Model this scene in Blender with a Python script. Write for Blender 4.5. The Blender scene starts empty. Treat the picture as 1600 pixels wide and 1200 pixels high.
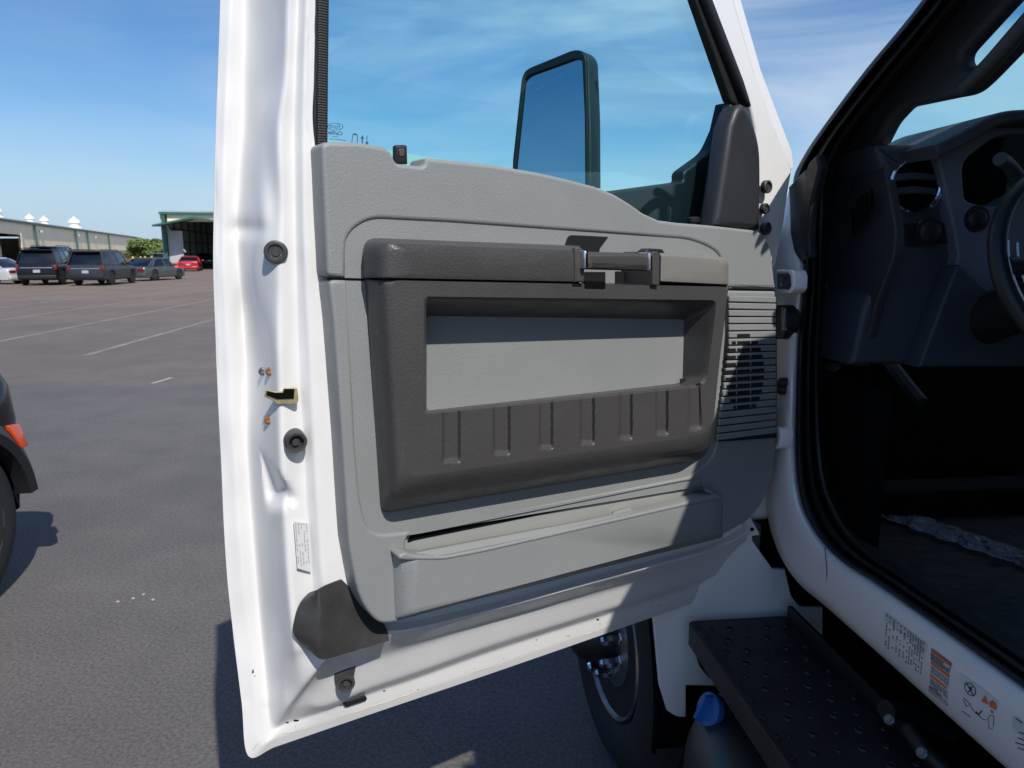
import bpy, bmesh, math, random
import numpy as np
from mathutils import Vector, Matrix
from mathutils.noise import noise as pnoise
random.seed(7)
rad = math.radians
SC = bpy.context.scene
COL = SC.collection
# ------------------------------------------------------------------ camera
F = 1109.0; PITCH = rad(10.3)
CAM = Vector((0, 0, 1.6))
cd = bpy.data.cameras.new('camera'); cam = bpy.data.objects.new('camera', cd); COL.objects.link(cam)
cam.location = CAM; cam.rotation_euler = (rad(90) - PITCH, 0, 0)
cd.sensor_width = 36; cd.lens = 36 * F / 1600; cd.clip_start = .02; cd.clip_end = 3000
cd.dof.use_dof = True; cd.dof.focus_distance = 1.25; cd.dof.aperture_fstop = 13
SC.camera = cam
SC.render.resolution_x = 1024; SC.render.resolution_y = 768
# ------------------------------------------------------------------ light
SUN_AZ = rad(153.3); SUN_EL = rad(47)
w = bpy.data.worlds.new('World'); SC.world = w; w.use_nodes = True
N = w.node_tree.nodes; L = w.node_tree.links; N.clear()
out = N.new('ShaderNodeOutputWorld'); bg = N.new('ShaderNodeBackground'); bg.inputs['Strength'].default_value = .1
sky = N.new('ShaderNodeTexSky'); sky.sky_type = 'NISHITA'; sky.sun_disc = False
sky.sun_elevation = SUN_EL; sky.sun_rotation = SUN_AZ; sky.air_density = 1.0; sky.dust_density = .35; sky.ozone_density = 2.2
tc = N.new('ShaderNodeTexCoord'); mp = N.new('ShaderNodeMapping'); mp.inputs['Scale'].default_value = (1.1, 2.2, 5.5); mp.inputs['Rotation'].default_value = (.1, .25, .5)
L.new(tc.outputs['Generated'], mp.inputs['Vector'])
nz = N.new('ShaderNodeTexNoise'); nz.inputs['Scale'].default_value = 1.5; nz.inputs['Detail'].default_value = 7; nz.inputs['Roughness'].default_value = .52; nz.inputs['Distortion'].default_value = .5
L.new(mp.outputs[0], nz.inputs['Vector'])
cr = N.new('ShaderNodeValToRGB'); cr.color_ramp.elements[0].position = .40; cr.color_ramp.elements[0].color = (0, 0, 0, 1)
cr.color_ramp.elements[1].position = .74; cr.color_ramp.elements[1].color = (.55, .55, .55, 1)
L.new(nz.outputs['Fac'], cr.inputs['Fac'])
tint = N.new('ShaderNodeMixRGB'); tint.blend_type = 'MULTIPLY'; tint.inputs[0].default_value = 1; L.new(sky.outputs[0], tint.inputs[1]); tint.inputs[2].default_value = (.97, .985, 1.04, 1)
hsv = N.new('ShaderNodeHueSaturation'); hsv.inputs['Saturation'].default_value = 1.3; hsv.inputs['Value'].default_value = .98; L.new(tint.outputs[0], hsv.inputs['Color'])
mx = N.new('ShaderNodeMixRGB'); _cx = N.new('ShaderNodeSeparateXYZ'); L.new(tc.outputs['Generated'], _cx.inputs[0]); _cm = N.new('ShaderNodeMapRange'); _cm.inputs[1].default_value = -.42; _cm.inputs[2].default_value = -.12; _cm.inputs[3].default_value = .22; _cm.inputs[4].default_value = 1.5; L.new(_cx.outputs['X'], _cm.inputs[0])
_cf = N.new('ShaderNodeMath'); _cf.operation = 'MULTIPLY'; L.new(cr.outputs['Color'], _cf.inputs[0]); L.new(_cm.outputs[0], _cf.inputs[1]); L.new(_cf.outputs[0], mx.inputs['Fac']); hz_ = N.new('ShaderNodeMixRGB'); L.new(hsv.outputs[0], hz_.inputs['Color1']); hz_.inputs['Color2'].default_value = (3.5, 4.9, 6.5, 1)
_sx = N.new('ShaderNodeSeparateXYZ'); L.new(tc.outputs['Generated'], _sx.inputs[0]); _mr = N.new('ShaderNodeMapRange'); _mr.interpolation_type = 'SMOOTHSTEP'; _mr.inputs[1].default_value = -.02; _mr.inputs[2].default_value = .22; _mr.inputs[3].default_value = .92; _mr.inputs[4].default_value = 0
L.new(_sx.outputs['Z'], _mr.inputs[0]); L.new(_mr.outputs[0], hz_.inputs['Fac']); L.new(hz_.outputs[0], mx.inputs['Color1']); mx.inputs['Color2'].default_value = (6.5, 7.2, 8.0, 1)
L.new(mx.outputs[0], bg.inputs['Color']); L.new(bg.outputs[0], out.inputs['Surface'])
sd = bpy.data.lights.new('sun', 'SUN'); sd.energy = 3.6; sd.angle = rad(.53); sd.color = (1, .96, .91)
so = bpy.data.objects.new('sun', sd); COL.objects.link(so)
sdir = Vector((math.sin(SUN_AZ) * math.cos(SUN_EL), math.cos(SUN_AZ) * math.cos(SUN_EL), math.sin(SUN_EL)))
so.rotation_euler = sdir.to_track_quat('Z', 'Y').to_euler(); so.location = (3, -6, 8)
SC.view_settings.view_transform = 'Standard'; SC.view_settings.look = 'None'; SC.view_settings.exposure = .24
# ------------------------------------------------------------------ frames
def ray(x, y):
    u = (x - 800) / F; v = (600 - y) / F
    return Vector((u, math.cos(PITCH) + v * math.sin(PITCH), -math.sin(PITCH) + v * math.cos(PITCH)))
class Fr:
    """a plane in the world: origin, x axis, y axis; w is the offset along its normal"""
    def __init__(s, o, x, y):
        s.o = Vector(o); s.x = Vector(x).normalized(); s.y = Vector(y).normalized(); s.n = s.x.cross(s.y)
    def un(s, px, py, w=0):
        r = ray(px, py); k = (w - s.n.dot(CAM - s.o)) / s.n.dot(r); return CAM + r * k
    def loc(s, P): q = P - s.o; return (q.dot(s.x), q.dot(s.y), q.dot(s.n))
    def wp(s, a, b, w=0): return s.o + s.x * a + s.y * b + s.n * w
    def mat(s, w=0):
        m = Matrix((s.x, s.y, s.n)).transposed().to_4x4(); m.translation = s.o + s.n * w; return m
Z = Vector((0, 0, 1))
DF = Fr((-.264, .97, 0), (.816, .578, 0), Z)                 # the open door, w towards the camera
hd = rad(-6); H = Vector((math.sin(hd), math.cos(hd), 0)); R = Vector((math.cos(hd), -math.sin(hd), 0))
SF = Fr((0, 0, 0), -H, Z)                                    # planes along the truck's side, w = -a
BF = Fr((0, 0, 0), R, Z)                                     # planes across the truck, w = -b
GF = Fr((0, 0, 0), R, H)                                     # horizontal planes, w = height
def T(a, b, z): return R * a + H * b + Z * z
# ------------------------------------------------------------------ materials
def mat(name, col, rough=.5, metal=0, bump=None, coat=0, var=0, varscale=3, spec=.5, **k):
    m = bpy.data.materials.new(name); m.use_nodes = True
    nt = m.node_tree; b = nt.nodes['Principled BSDF']
    b.inputs['Base Color'].default_value = (*col, 1); b.inputs['Roughness'].default_value = rough
    b.inputs['Metallic'].default_value = metal; b.inputs['Coat Weight'].default_value = coat; b.inputs['Specular IOR Level'].default_value = spec
    b.inputs['Coat Roughness'].default_value = .05
    tcn = nt.nodes.new('ShaderNodeTexCoord')
    if var:
        n1 = nt.nodes.new('ShaderNodeTexNoise'); n1.inputs['Scale'].default_value = varscale; n1.inputs['Detail'].default_value = 6
        nt.links.new(tcn.outputs['Object'], n1.inputs['Vector'])
        r = nt.nodes.new('ShaderNodeValToRGB'); r.color_ramp.elements[0].position = .3; r.color_ramp.elements[1].position = .7
        r.color_ramp.elements[0].color = (*[c * (1 - var) for c in col], 1); r.color_ramp.elements[1].color = (*[min(1, c * (1 + var)) for c in col], 1)
        nt.links.new(n1.outputs['Fac'], r.inputs['Fac']); nt.links.new(r.outputs['Color'], b.inputs['Base Color'])
        n5 = nt.nodes.new('ShaderNodeTexNoise'); n5.inputs['Scale'].default_value = varscale * 2.3; n5.inputs['Detail'].default_value = 8; n5.inputs['Roughness'].default_value = .7; nt.links.new(tcn.outputs['Object'], n5.inputs['Vector'])
        rg = nt.nodes.new('ShaderNodeMapRange'); rg.inputs[1].default_value = .3; rg.inputs[2].default_value = .7; rg.inputs[3].default_value = max(.04, rough - .1); rg.inputs[4].default_value = min(1, rough + .14)
        nt.links.new(n5.outputs['Fac'], rg.inputs[0]); nt.links.new(rg.outputs[0], b.inputs['Roughness'])
    if bump:
        kind, sc, st, dist = bump
        if kind == 'grain':
            t = nt.nodes.new('ShaderNodeTexNoise'); t.inputs['Scale'].default_value = sc; t.inputs['Detail'].default_value = 1.5; t.inputs['Distortion'].default_value = .3; o = t.outputs['Fac']
        else:
            t = nt.nodes.new('ShaderNodeTexNoise'); t.inputs['Scale'].default_value = sc; t.inputs['Detail'].default_value = 4; o = t.outputs['Fac']
        nt.links.new(tcn.outputs['Object'], t.inputs['Vector'])
        bp = nt.nodes.new('ShaderNodeBump'); bp.inputs['Strength'].default_value = st; bp.inputs['Distance'].default_value = dist
        nt.links.new(o, bp.inputs['Height']); nt.links.new(bp.outputs[0], b.inputs['Normal'])
    return m
M = {}
M['white'] = mat('white_paint', (.765, .75, .725), .36, coat=.25, bump=('noise', 9, .08, .01), var=.02, varscale=6)
M['grey'] = mat('grey_plastic', (.245, .252, .245), .52, bump=('grain', 330, .32, .0014), var=.03, varscale=5)
M['greys'] = mat('smooth_grey_plastic', (.30, .305, .285), .5, bump=('noise', 300, .08, .0006), var=.04, varscale=7)
M['brown'] = mat('dark_grained_plastic', (.064, .060, .058), .37, bump=('grain', 330, .42, .0016), var=.06, varscale=8)
M['tan'] = mat('warm_grey_cover', (.195, .183, .165), .5, bump=('noise', 40, .08, .002), var=.05, varscale=9)
M['black'] = mat('black_plastic', (.013, .0135, .015), .45, bump=('grain', 420, .3, .001))
M['rubber'] = mat('black_rubber', (.012, .012, .0125), .55, bump=('noise', 120, .15, .002), var=.25, varscale=14, spec=.35)
M['guard'] = mat('worn_black_rubber', (.045, .044, .043), .42, var=.25, varscale=18, bump=('noise', 40, .12, .003))
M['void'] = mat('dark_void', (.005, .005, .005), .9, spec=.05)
M['dash'] = mat('dark_dash_plastic', (.042, .049, .061), .6, bump=('grain', 450, .3, .001))
M['dash2'] = mat('slate_dash_plastic', (.12, .145, .185), .5, bump=('grain', 450, .3, .001))
M['pillar'] = mat('pillar_trim_plastic', (.048, .051, .058), .6, bump=('grain', 450, .25, .001))
M['chrome'] = mat('chrome', (.75, .77, .8), .12, 1)
M['steel'] = mat('polished_wheel_steel', (.34, .34, .35), .34, 1, bump=('noise', 30, .1, .004), var=.15, varscale=12)
M['alu'] = mat('brushed_strap_metal', (.62, .63, .64), .35, 1, bump=('noise', 90, .15, .002))
M['tyre'] = mat('tyre_rubber', (.02, .02, .021), .75, bump=('noise', 60, .4, .004), var=.3, varscale=9)
M['blue'] = mat('blue_cap_plastic', (.025, .13, .40), .3, var=.08)
M['rust'] = mat('rusty_screw', (.30, .12, .045), .8, var=.5, varscale=300, bump=('noise', 500, .5, .001))
M['zinc'] = mat('zinc_screw', (.22, .23, .24), .5, .8, var=.3, varscale=300)
M['brass'] = mat('greasy_latch_metal', (.42, .35, .18), .45, .6, var=.3, varscale=80)
M['mirror'] = mat('mirror_surface', (.42, .55, .62), .01, 1)
M['orange'] = mat('warning_orange', (.75, .17, .04), .5)
M['ink'] = mat('label_ink', (.05, .055, .06), .6)
M['lightink'] = mat('grey_label_ink', (.16, .17, .18), .6)
M['label'] = mat('label_paper', (.62, .62, .6), .5)
M['seal'] = mat('seam_sealer', (.60, .54, .42), .6, var=.25, varscale=60)
M['stain'] = mat('dirt_mark', (.20, .14, .08), .8, var=.5, varscale=90)
def glassmat(name, tint, refl=.08):
    m = bpy.data.materials.new(name); m.use_nodes = True; nt = m.node_tree; nt.nodes.clear()
    o = nt.nodes.new('ShaderNodeOutputMaterial'); t = nt.nodes.new('ShaderNodeBsdfTransparent'); t.inputs[0].default_value = (*tint, 1)
    g = nt.nodes.new('ShaderNodeBsdfGlossy'); g.inputs['Roughness'].default_value = .005; g.inputs[0].default_value = (.9, 1, 1, 1)
    lw = nt.nodes.new('ShaderNodeLayerWeight'); lw.inputs[0].default_value = .5
    pw = nt.nodes.new('ShaderNodeMath'); pw.operation = 'POWER'; nt.links.new(lw.outputs['Facing'], pw.inputs[0]); pw.inputs[1].default_value = 4
    f = nt.nodes.new('ShaderNodeMath'); f.operation = 'MULTIPLY_ADD'; nt.links.new(pw.outputs[0], f.inputs[0]); f.inputs[1].default_value = .5; f.inputs[2].default_value = .025
    mm = nt.nodes.new('ShaderNodeMixShader'); nt.links.new(f.outputs[0], mm.inputs[0]); nt.links.new(t.outputs[0], mm.inputs[1]); nt.links.new(g.outputs[0], mm.inputs[2])
    nt.links.new(mm.outputs[0], o.inputs[0]); return m
M['glass'] = glassmat('tinted_glass', (.80, .97, .975))
# ------------------------------------------------------------------ builders
def invm(p): return p.matrix_basis.inverted()
def worldm(p):
    m = p.matrix_basis.copy()
    if p.parent: m = worldm(p.parent) @ p.matrix_parent_inverse @ m
    return m
def link(name, me, m, parent=None, smooth=False, origin=None):
    """me holds world coordinates; the origin goes to the middle of the mesh"""
    vs = [v.co for v in me.vertices]
    c = Vector([(min(v[i] for v in vs) + max(v[i] for v in vs)) / 2 for i in range(3)]) if origin is None else Vector(origin)
    me.transform(Matrix.Translation(-c))
    me.materials.clear(); me.materials.append(m)
    for p in me.polygons: p.use_smooth = smooth
    if smooth: me.set_sharp_from_angle(angle=rad(38))
    me.name = name
    o = bpy.data.objects.new(name, me); COL.objects.link(o); o.location = c
    if parent: o.parent = parent; o.matrix_parent_inverse = worldm(parent).inverted()
    return o
def mesh(vs, fs):
    me = bpy.data.meshes.new('m'); me.from_pydata([tuple(v) for v in vs], [], fs); me.validate()
    bm = bmesh.new(); bm.from_mesh(me); bmesh.ops.recalc_face_normals(bm, faces=bm.faces); bm.to_mesh(me); bm.free(); return me
def evalmods(me, mods):
    o = bpy.data.objects.new('tmp', me); COL.objects.link(o)
    for t, kw in mods:
        md = o.modifiers.new(t, t)
        for k, v in kw.items(): setattr(md, k, v)
    dg = bpy.context.evaluated_depsgraph_get(); dg.update()
    r = bpy.data.meshes.new_from_object(o.evaluated_get(dg)); bpy.data.objects.remove(o); return r
def rp(pts, m=5):
    """rounded polygon from (x, y, radius)"""
    out = []; n = len(pts)
    for i in range(n):
        x, y, r = (*pts[i], 0)[:3]; p = Vector((x, y))
        if r <= 0: out.append((x, y)); continue
        a = Vector(pts[i - 1][:2]) - p; b = Vector(pts[(i + 1) % n][:2]) - p
        ra = min(r, a.length * .49); rb = min(r, b.length * .49)
        A = p + a.normalized() * ra; B = p + b.normalized() * rb
        for j in range(m + 1):
            t = j / m; q = A * (1 - t) ** 2 + p * 2 * t * (1 - t) + B * t * t; out.append((q.x, q.y))
    return out
def flat(fr, loops, w, th, bev=0, seg=3, local=False):
    """plate with holes: front face at offset w, th thick, bevelled; loops in photo pixels (or local metres)"""
    cu = bpy.data.curves.new('c', 'CURVE'); cu.dimensions = '2D'; cu.fill_mode = 'BOTH'
    bev = min(bev, th / 2 * .98)
    cu.extrude = th / 2 - bev; cu.bevel_depth = bev; cu.bevel_resolution = seg; cu.offset = -bev
    for lp in loops:
        q = rp(lp)
        if not local: q = [fr.loc(fr.un(x, y, w))[:2] for x, y in q]
        s = cu.splines.new('POLY'); s.points.add(len(q) - 1); s.use_cyclic_u = True
        for i, c in enumerate(q): s.points[i].co = (c[0], c[1], 0, 1)
    o = bpy.data.objects.new('tmp', cu); COL.objects.link(o)
    dg = bpy.context.evaluated_depsgraph_get(); dg.update()
    me = bpy.data.meshes.new_from_object(o.evaluated_get(dg)); bpy.data.objects.remove(o)
    me.transform(fr.mat(w - th / 2)); return me
def plate(name, fr, loops, w, th, m, parent, bev=0, seg=3, smooth=True, local=False):
    o = link(name, flat(fr, loops, w, th, bev, seg, local), m, parent, smooth)
    if smooth:
        for p in o.data.polygons:
            if abs(p.normal.dot(fr.n)) > .999: p.use_smooth = False
    return o
def cr_up(rows, k):
    """catmull-rom upsample of an array (n, ...) by k"""
    A = np.array(rows, float); n = len(A); out = []
    for i in range(n - 1):
        p0 = A[max(i - 1, 0)]; p1 = A[i]; p2 = A[i + 1]; p3 = A[min(i + 2, n - 1)]
        for j in range(k):
            t = j / k; out.append(.5 * ((2 * p1) + (-p0 + p2) * t + (2 * p0 - 5 * p1 + 4 * p2 - p3) * t * t + (-p0 + 3 * p1 - 3 * p2 + p3) * t ** 3))
    out.append(A[-1]); return np.array(out)
def lin_up(rows, k):
    A = np.array(rows, float); out = []
    for i in range(len(A) - 1):
        for j in range(k): out.append(A[i] + (A[i + 1] - A[i]) * j / k)
    out.append(A[-1]); return np.array(out)
def gridmesh(P, closed=False):
    nr, nc = len(P), len(P[0]); vs = [p for r in P for p in r]; fs = []
    for i in range(nr - 1):
        for j in range(nc if closed else nc - 1):
            j2 = (j + 1) % nc; fs.append((i * nc + j, i * nc + j2, (i + 1) * nc + j2, (i + 1) * nc + j))
    return vs, fs
def sheet(fr, stations, ku, kv, disp=None, thick=.002, kvs=False):
    """stations: rows of (px, py, w) photo-pixel control points with real offsets; smooth sheet"""
    A = cr_up(stations, ku)
    A = np.swapaxes((cr_up if not kvs else lin_up)(np.swapaxes(A, 0, 1), kv), 0, 1)
    for _ in range(kvs if kvs else 0): A[:, 1:-1] = .25 * A[:, :-2] + .5 * A[:, 1:-1] + .25 * A[:, 2:]
    P = []
    for r in A:
        row = []
        for x, y, w in r:
            if disp: w = w + disp(x, y)
            row.append(fr.un(x, y, w))
        P.append(row)
    me = mesh(*gridmesh(P))
    if thick: me = evalmods(me, [('SOLIDIFY', dict(thickness=thick, offset=0))])
    return me
def rings(fr, rr, fill='last', n=(10, 6, 10, 6), m=6, radial=None, disp=None):
    """rr: list of (corner list of 4 (x, y, r), w); sides sampled n, corners m; lofted ring by ring"""
    P = []
    for corners, w in rr:
        pts = []
        for i in range(4):
            x, y, r = corners[i]; p = Vector((x, y)); a = Vector(corners[i - 1][:2]) - p; b = Vector(corners[(i + 1) % 4][:2]) - p
            r = max(r, .01); A = p + a.normalized() * r; B = p + b.normalized() * r
            for j in range(m + 1):
                t = j / m; q = A * (1 - t) ** 2 + p * 2 * t * (1 - t) + B * t * t; pts.append((q.x, q.y, w))
            nx = corners[(i + 1) % 4]; q2 = Vector(nx[:2]); rr2 = max(nx[2], .01); E = q2 + (p - q2).normalized() * rr2
            for j in range(1, n[i]):
                q = B + (E - B) * j / n[i]; pts.append((q.x, q.y, w))
        P.append(pts)
    A = np.array(P, float)
    if radial:
        o = []
        for i in range(len(A) - 1):
            for j in range(radial[i]): o.append(A[i] + (A[i + 1] - A[i]) * j / radial[i])
        o.append(A[-1]); A = np.array(o)
    V = [[fr.un(x, y, w + (disp(x, y, w) if disp else 0)) for x, y, w in r] for r in A]
    vs, fs = gridmesh(V, True); nc = len(V[0]); nr = len(V)
    if fill in ('last', 'both'): fs.append(tuple((nr - 1) * nc + j for j in range(nc)))
    if fill in ('first', 'both'): fs.append(tuple(range(nc)))
    return mesh(vs, fs)
def tube(pts, r, seg=10, up=1, taper=None):
    Q = cr_up([tuple(p) for p in pts], up) if up > 1 else np.array([tuple(p) for p in pts]); n = len(Q); V = []
    for i in range(n):
        d = Vector(Q[min(i + 1, n - 1)]) - Vector(Q[max(i - 1, 0)]); d.normalize()
        a = d.orthogonal().normalized() if i == 0 else (a - d * a.dot(d)).normalized()
        b = d.cross(a); rr = r if taper is None else r + (taper - r) * i / (n - 1)
        V.append([Vector(Q[i]) + a * math.cos(t) * rr + b * math.sin(t) * rr for t in [2 * math.pi * j / seg for j in range(seg)]])
    vs, fs = gridmesh(V, True); fs += [tuple(range(seg)), tuple((n - 1) * seg + j for j in range(seg))]; return mesh(vs, fs)
def lathe(c, axis, prof, seg=32, cap=True):
    """prof: (distance along axis, radius)"""
    axis = Vector(axis).normalized(); a = axis.orthogonal().normalized(); b = axis.cross(a); V = []
    for h_, r_ in prof: V.append([Vector(c) + axis * h_ + (a * math.cos(2 * math.pi * j / seg) + b * math.sin(2 * math.pi * j / seg)) * r_ for j in range(seg)])
    vs, fs = gridmesh(V, True)
    if cap: fs += [tuple(range(seg)), tuple((len(prof) - 1) * seg + j for j in range(seg))]
    return mesh(vs, fs)
def boxm(mtx, x0, x1, y0, y1, z0, z1, bev=0):
    vs = [mtx @ Vector((x, y, z)) for z in (z0, z1) for y in (y0, y1) for x in (x0, x1)]
    me = mesh(vs, [(0, 1, 3, 2), (4, 6, 7, 5), (0, 4, 5, 1), (2, 3, 7, 6), (0, 2, 6, 4), (1, 5, 7, 3)])
    if bev: me = evalmods(me, [('BEVEL', dict(width=bev, segments=3))])
    return me
def hull8(b, t, bev=0):
    """b, t: four bottom and four top corners"""
    me = mesh(list(b) + list(t), [(3, 2, 1, 0), (4, 5, 6, 7), (0, 1, 5, 4), (1, 2, 6, 5), (2, 3, 7, 6), (3, 0, 4, 7)])
    if bev: me = evalmods(me, [('BEVEL', dict(width=bev, segments=3))])
    return me
def join(*mes):
    bm = bmesh.new()
    for me in mes: bm.from_mesh(me)
    r = bpy.data.meshes.new('j'); bm.to_mesh(r); bm.free(); return r
def empty(name, m, label, cat, group=None):
    o = bpy.data.objects.new(name, None); COL.objects.link(o); o.matrix_basis = m; o.empty_display_size = .2
    o['label'] = label; o['category'] = cat
    if group: o['group'] = group
    return o
def tag(o, label, cat, group=None):
    o['label'] = label; o['category'] = cat
    if group: o['group'] = group
    return o
def textm(fr, s, px, py, w, size, mirror=False, rot=0, italic=0, bold=False, align='CENTER'):
    cu = bpy.data.curves.new('t', 'FONT'); cu.body = s; cu.size = size; cu.align_x = align; cu.align_y = 'CENTER'; cu.shear = italic; cu.extrude = .0001
    if bold: cu.offset = size * .02
    o = bpy.data.objects.new('tmp', cu); COL.objects.link(o); dg = bpy.context.evaluated_depsgraph_get(); dg.update()
    me = bpy.data.meshes.new_from_object(o.evaluated_get(dg)); bpy.data.objects.remove(o)
    if mirror: me.transform(Matrix.Scale(-1, 4, Vector((1, 0, 0))))
    me.transform(Matrix.Rotation(rot, 4, 'Z'))
    x, y, _ = fr.loc(fr.un(px, py, w)); m = fr.mat(w); m.translation = fr.wp(x, y, w); me.transform(m); return me

# ================================================================== ground
def setkind(o, k='structure'): o['kind'] = k; return o
gm = bpy.data.materials.new('asphalt'); gm.use_nodes = True; nt = gm.node_tree; b = nt.nodes['Principled BSDF']; b.inputs['Roughness'].default_value = .8
b.inputs['Specular IOR Level'].default_value = .3
g = nt.nodes.new('ShaderNodeNewGeometry')
def tn(sc, det=5, rough=.6):
    t = nt.nodes.new('ShaderNodeTexNoise'); t.inputs['Scale'].default_value = sc; t.inputs['Detail'].default_value = det; t.inputs['Roughness'].default_value = rough
    nt.links.new(g.outputs['Position'], t.inputs['Vector']); return t
def ramp(i, p0, c0, p1, c1):
    r = nt.nodes.new('ShaderNodeValToRGB'); r.color_ramp.elements[0].position = p0; r.color_ramp.elements[1].position = p1
    r.color_ramp.elements[0].color = (*c0, 1); r.color_ramp.elements[1].color = (*c1, 1); nt.links.new(i, r.inputs['Fac']); return r
n1 = tn(.35); n2 = tn(70, 6, .85); n3 = tn(2.0, 6)
sep = nt.nodes.new('ShaderNodeSeparateXYZ'); nt.links.new(g.outputs['Position'], sep.inputs[0])
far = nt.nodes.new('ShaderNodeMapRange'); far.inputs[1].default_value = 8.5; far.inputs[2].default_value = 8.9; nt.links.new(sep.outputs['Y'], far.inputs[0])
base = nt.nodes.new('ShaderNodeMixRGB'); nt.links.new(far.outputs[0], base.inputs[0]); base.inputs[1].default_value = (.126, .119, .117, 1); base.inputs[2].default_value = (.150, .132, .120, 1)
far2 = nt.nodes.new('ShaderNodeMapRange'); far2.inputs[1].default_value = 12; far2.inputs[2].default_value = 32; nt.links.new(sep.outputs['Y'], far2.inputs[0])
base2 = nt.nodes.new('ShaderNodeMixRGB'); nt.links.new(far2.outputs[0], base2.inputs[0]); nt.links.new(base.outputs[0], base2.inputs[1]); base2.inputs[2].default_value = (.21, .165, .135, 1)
m1 = nt.nodes.new('ShaderNodeMixRGB'); m1.blend_type = 'MULTIPLY'; m1.inputs[0].default_value = 1
nt.links.new(base2.outputs[0], m1.inputs[1]); nt.links.new(ramp(n1.outputs[0], .3, (.82, .82, .82), .7, (1.12, 1.1, 1.08)).outputs[0], m1.inputs[2])
m2 = nt.nodes.new('ShaderNodeMixRGB'); m2.blend_type = 'MULTIPLY'; m2.inputs[0].default_value = 1
nt.links.new(m1.outputs[0], m2.inputs[1]); nt.links.new(ramp(n2.outputs[0], .36, (.55, .55, .57), .68, (1.7, 1.67, 1.62)).outputs[0], m2.inputs[2])
m3 = nt.nodes.new('ShaderNodeMixRGB'); m3.blend_type = 'MULTIPLY'; m3.inputs[0].default_value = 1
nt.links.new(m2.outputs[0], m3.inputs[1]); nt.links.new(ramp(n3.outputs[0], .35, (.9, .9, .91), .65, (1.06, 1.05, 1.03)).outputs[0], m3.inputs[2])
v = nt.nodes.new('ShaderNodeTexVoronoi'); v.inputs['Scale'].default_value = 55; nt.links.new(g.outputs['Position'], v.inputs['Vector'])
rv = ramp(v.outputs['Distance'], .06, (1, 1, 1), .12, (0, 0, 0))
wn = tn(20, 2); rw = ramp(wn.outputs[0], .52, (0, 0, 0), .62, (1, 1, 1))
mm = nt.nodes.new('ShaderNodeMath'); mm.operation = 'MULTIPLY'; nt.links.new(rv.outputs[0], mm.inputs[0]); nt.links.new(rw.outputs[0], mm.inputs[1])
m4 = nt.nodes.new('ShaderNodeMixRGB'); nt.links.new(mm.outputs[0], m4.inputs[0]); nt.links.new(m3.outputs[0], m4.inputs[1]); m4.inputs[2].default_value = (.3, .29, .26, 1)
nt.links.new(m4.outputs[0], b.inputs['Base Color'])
bp = nt.nodes.new('ShaderNodeBump'); bp.inputs['Strength'].default_value = .5; bp.inputs['Distance'].default_value = .004; nt.links.new(n2.outputs[0], bp.inputs['Height']); nt.links.new(bp.outputs[0], b.inputs['Normal'])
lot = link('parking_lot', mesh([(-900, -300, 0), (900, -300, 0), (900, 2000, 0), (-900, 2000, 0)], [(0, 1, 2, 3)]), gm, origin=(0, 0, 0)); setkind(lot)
lm = mat('worn_line_paint', (.255, .225, .20), .8, var=.25, varscale=2)
def strip(name, x0, y0, x1, y1, wd, m, z=.004, ext=0):
    A = GF.un(x0, y0, z); B = GF.un(x1, y1, z); d = (B - A).normalized(); A -= d * ext; B += d * ext; s = d.cross(Z) * wd / 2
    o = link(name, mesh([A - s, A + s, B + s, B - s], [(0, 1, 2, 3)]), m); return setkind(o)
for q in ((0, 466, 131, 452), (0, 480.5, 240, 451), (0, 500, 333, 453), (0, 533, 332, 468), (131, 556, 333, 499)):
    strip('parking_line', *q, .12, lm, ext=4 if q[0] == 0 else 0)
strip('parking_line', 238, 599, 268, 590, .05, mat('chalk_mark', (.42, .42, .42), .8))

# ================================================================== background buildings
bm_wall = mat('pale_metal_siding', (.98, .85, .62), .6, var=.05, varscale=.5)
bm_green = mat('dark_green_trim', (.03, .12, .09), .5)
bm_brick = mat('brown_block_wall', (.42, .29, .21), .8, var=.15, varscale=2)
bm_dark = mat('dark_interior', (.05, .05, .055), .8)
bm_galv = mat('galvanised_grey', (.42, .45, .47), .6, var=.08, varscale=.6)
A = GF.un(218, 373, 5.5); B = GF.un(0, 345, 5.5); A.z = B.z = 0
WF = Fr(A, (A - B), Z)   # wall plane: x away from us, normal towards the lot
if WF.n.dot(CAM - A) < 0: WF = Fr(A, (B - A), Z)
sx = -1 if WF.x.dot(B - A) < 0 else 1     # B lies at sx * length
Lw = (B - A).length; far_end = 0; near_end = sx * (Lw + 70)
def WX(px): return WF.loc(WF.un(px, 400, 0))[0]
bl = empty('warehouse', Matrix.Translation(A), 'long low warehouse with cream metal siding, green eave and roof ventilators', 'building')
def wbox(name, x0, x1, z0, z1, w0, w1, m, parent=bl):
    return link(name, boxm(WF.mat(), min(x0, x1), max(x0, x1), z0, z1, w0, w1), m, parent)
dx0, dx1 = WX(2), WX(36.5)
ribs = []
def wallseg(x0, x1, z0, z1):
    x0, x1 = min(x0, x1), max(x0, x1); n = max(2, int((x1 - x0) / .6)); V = []
    return boxm(WF.mat(), x0, x1, z0, z1, -.3, 0)
wm = [wallseg(0, dx1, 2.5, 5.5), wallseg(dx1, dx0, 4.1, 5.5), wallseg(dx0, near_end, 2.5, 5.5)]
for i in range(int(abs(near_end) / 1.2)):
    x = sx * (i + .5) * 1.2
    if min(dx0, dx1) - .3 < x < max(dx0, dx1) + .3: wm.append(boxm(WF.mat(), x - .06, x + .06, 4.1, 5.5, 0, .012))
    else: wm.append(boxm(WF.mat(), x - .06, x + .06, 2.6, 5.5, 0, .012))
link('wall', join(*wm), bm_wall, bl)
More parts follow.
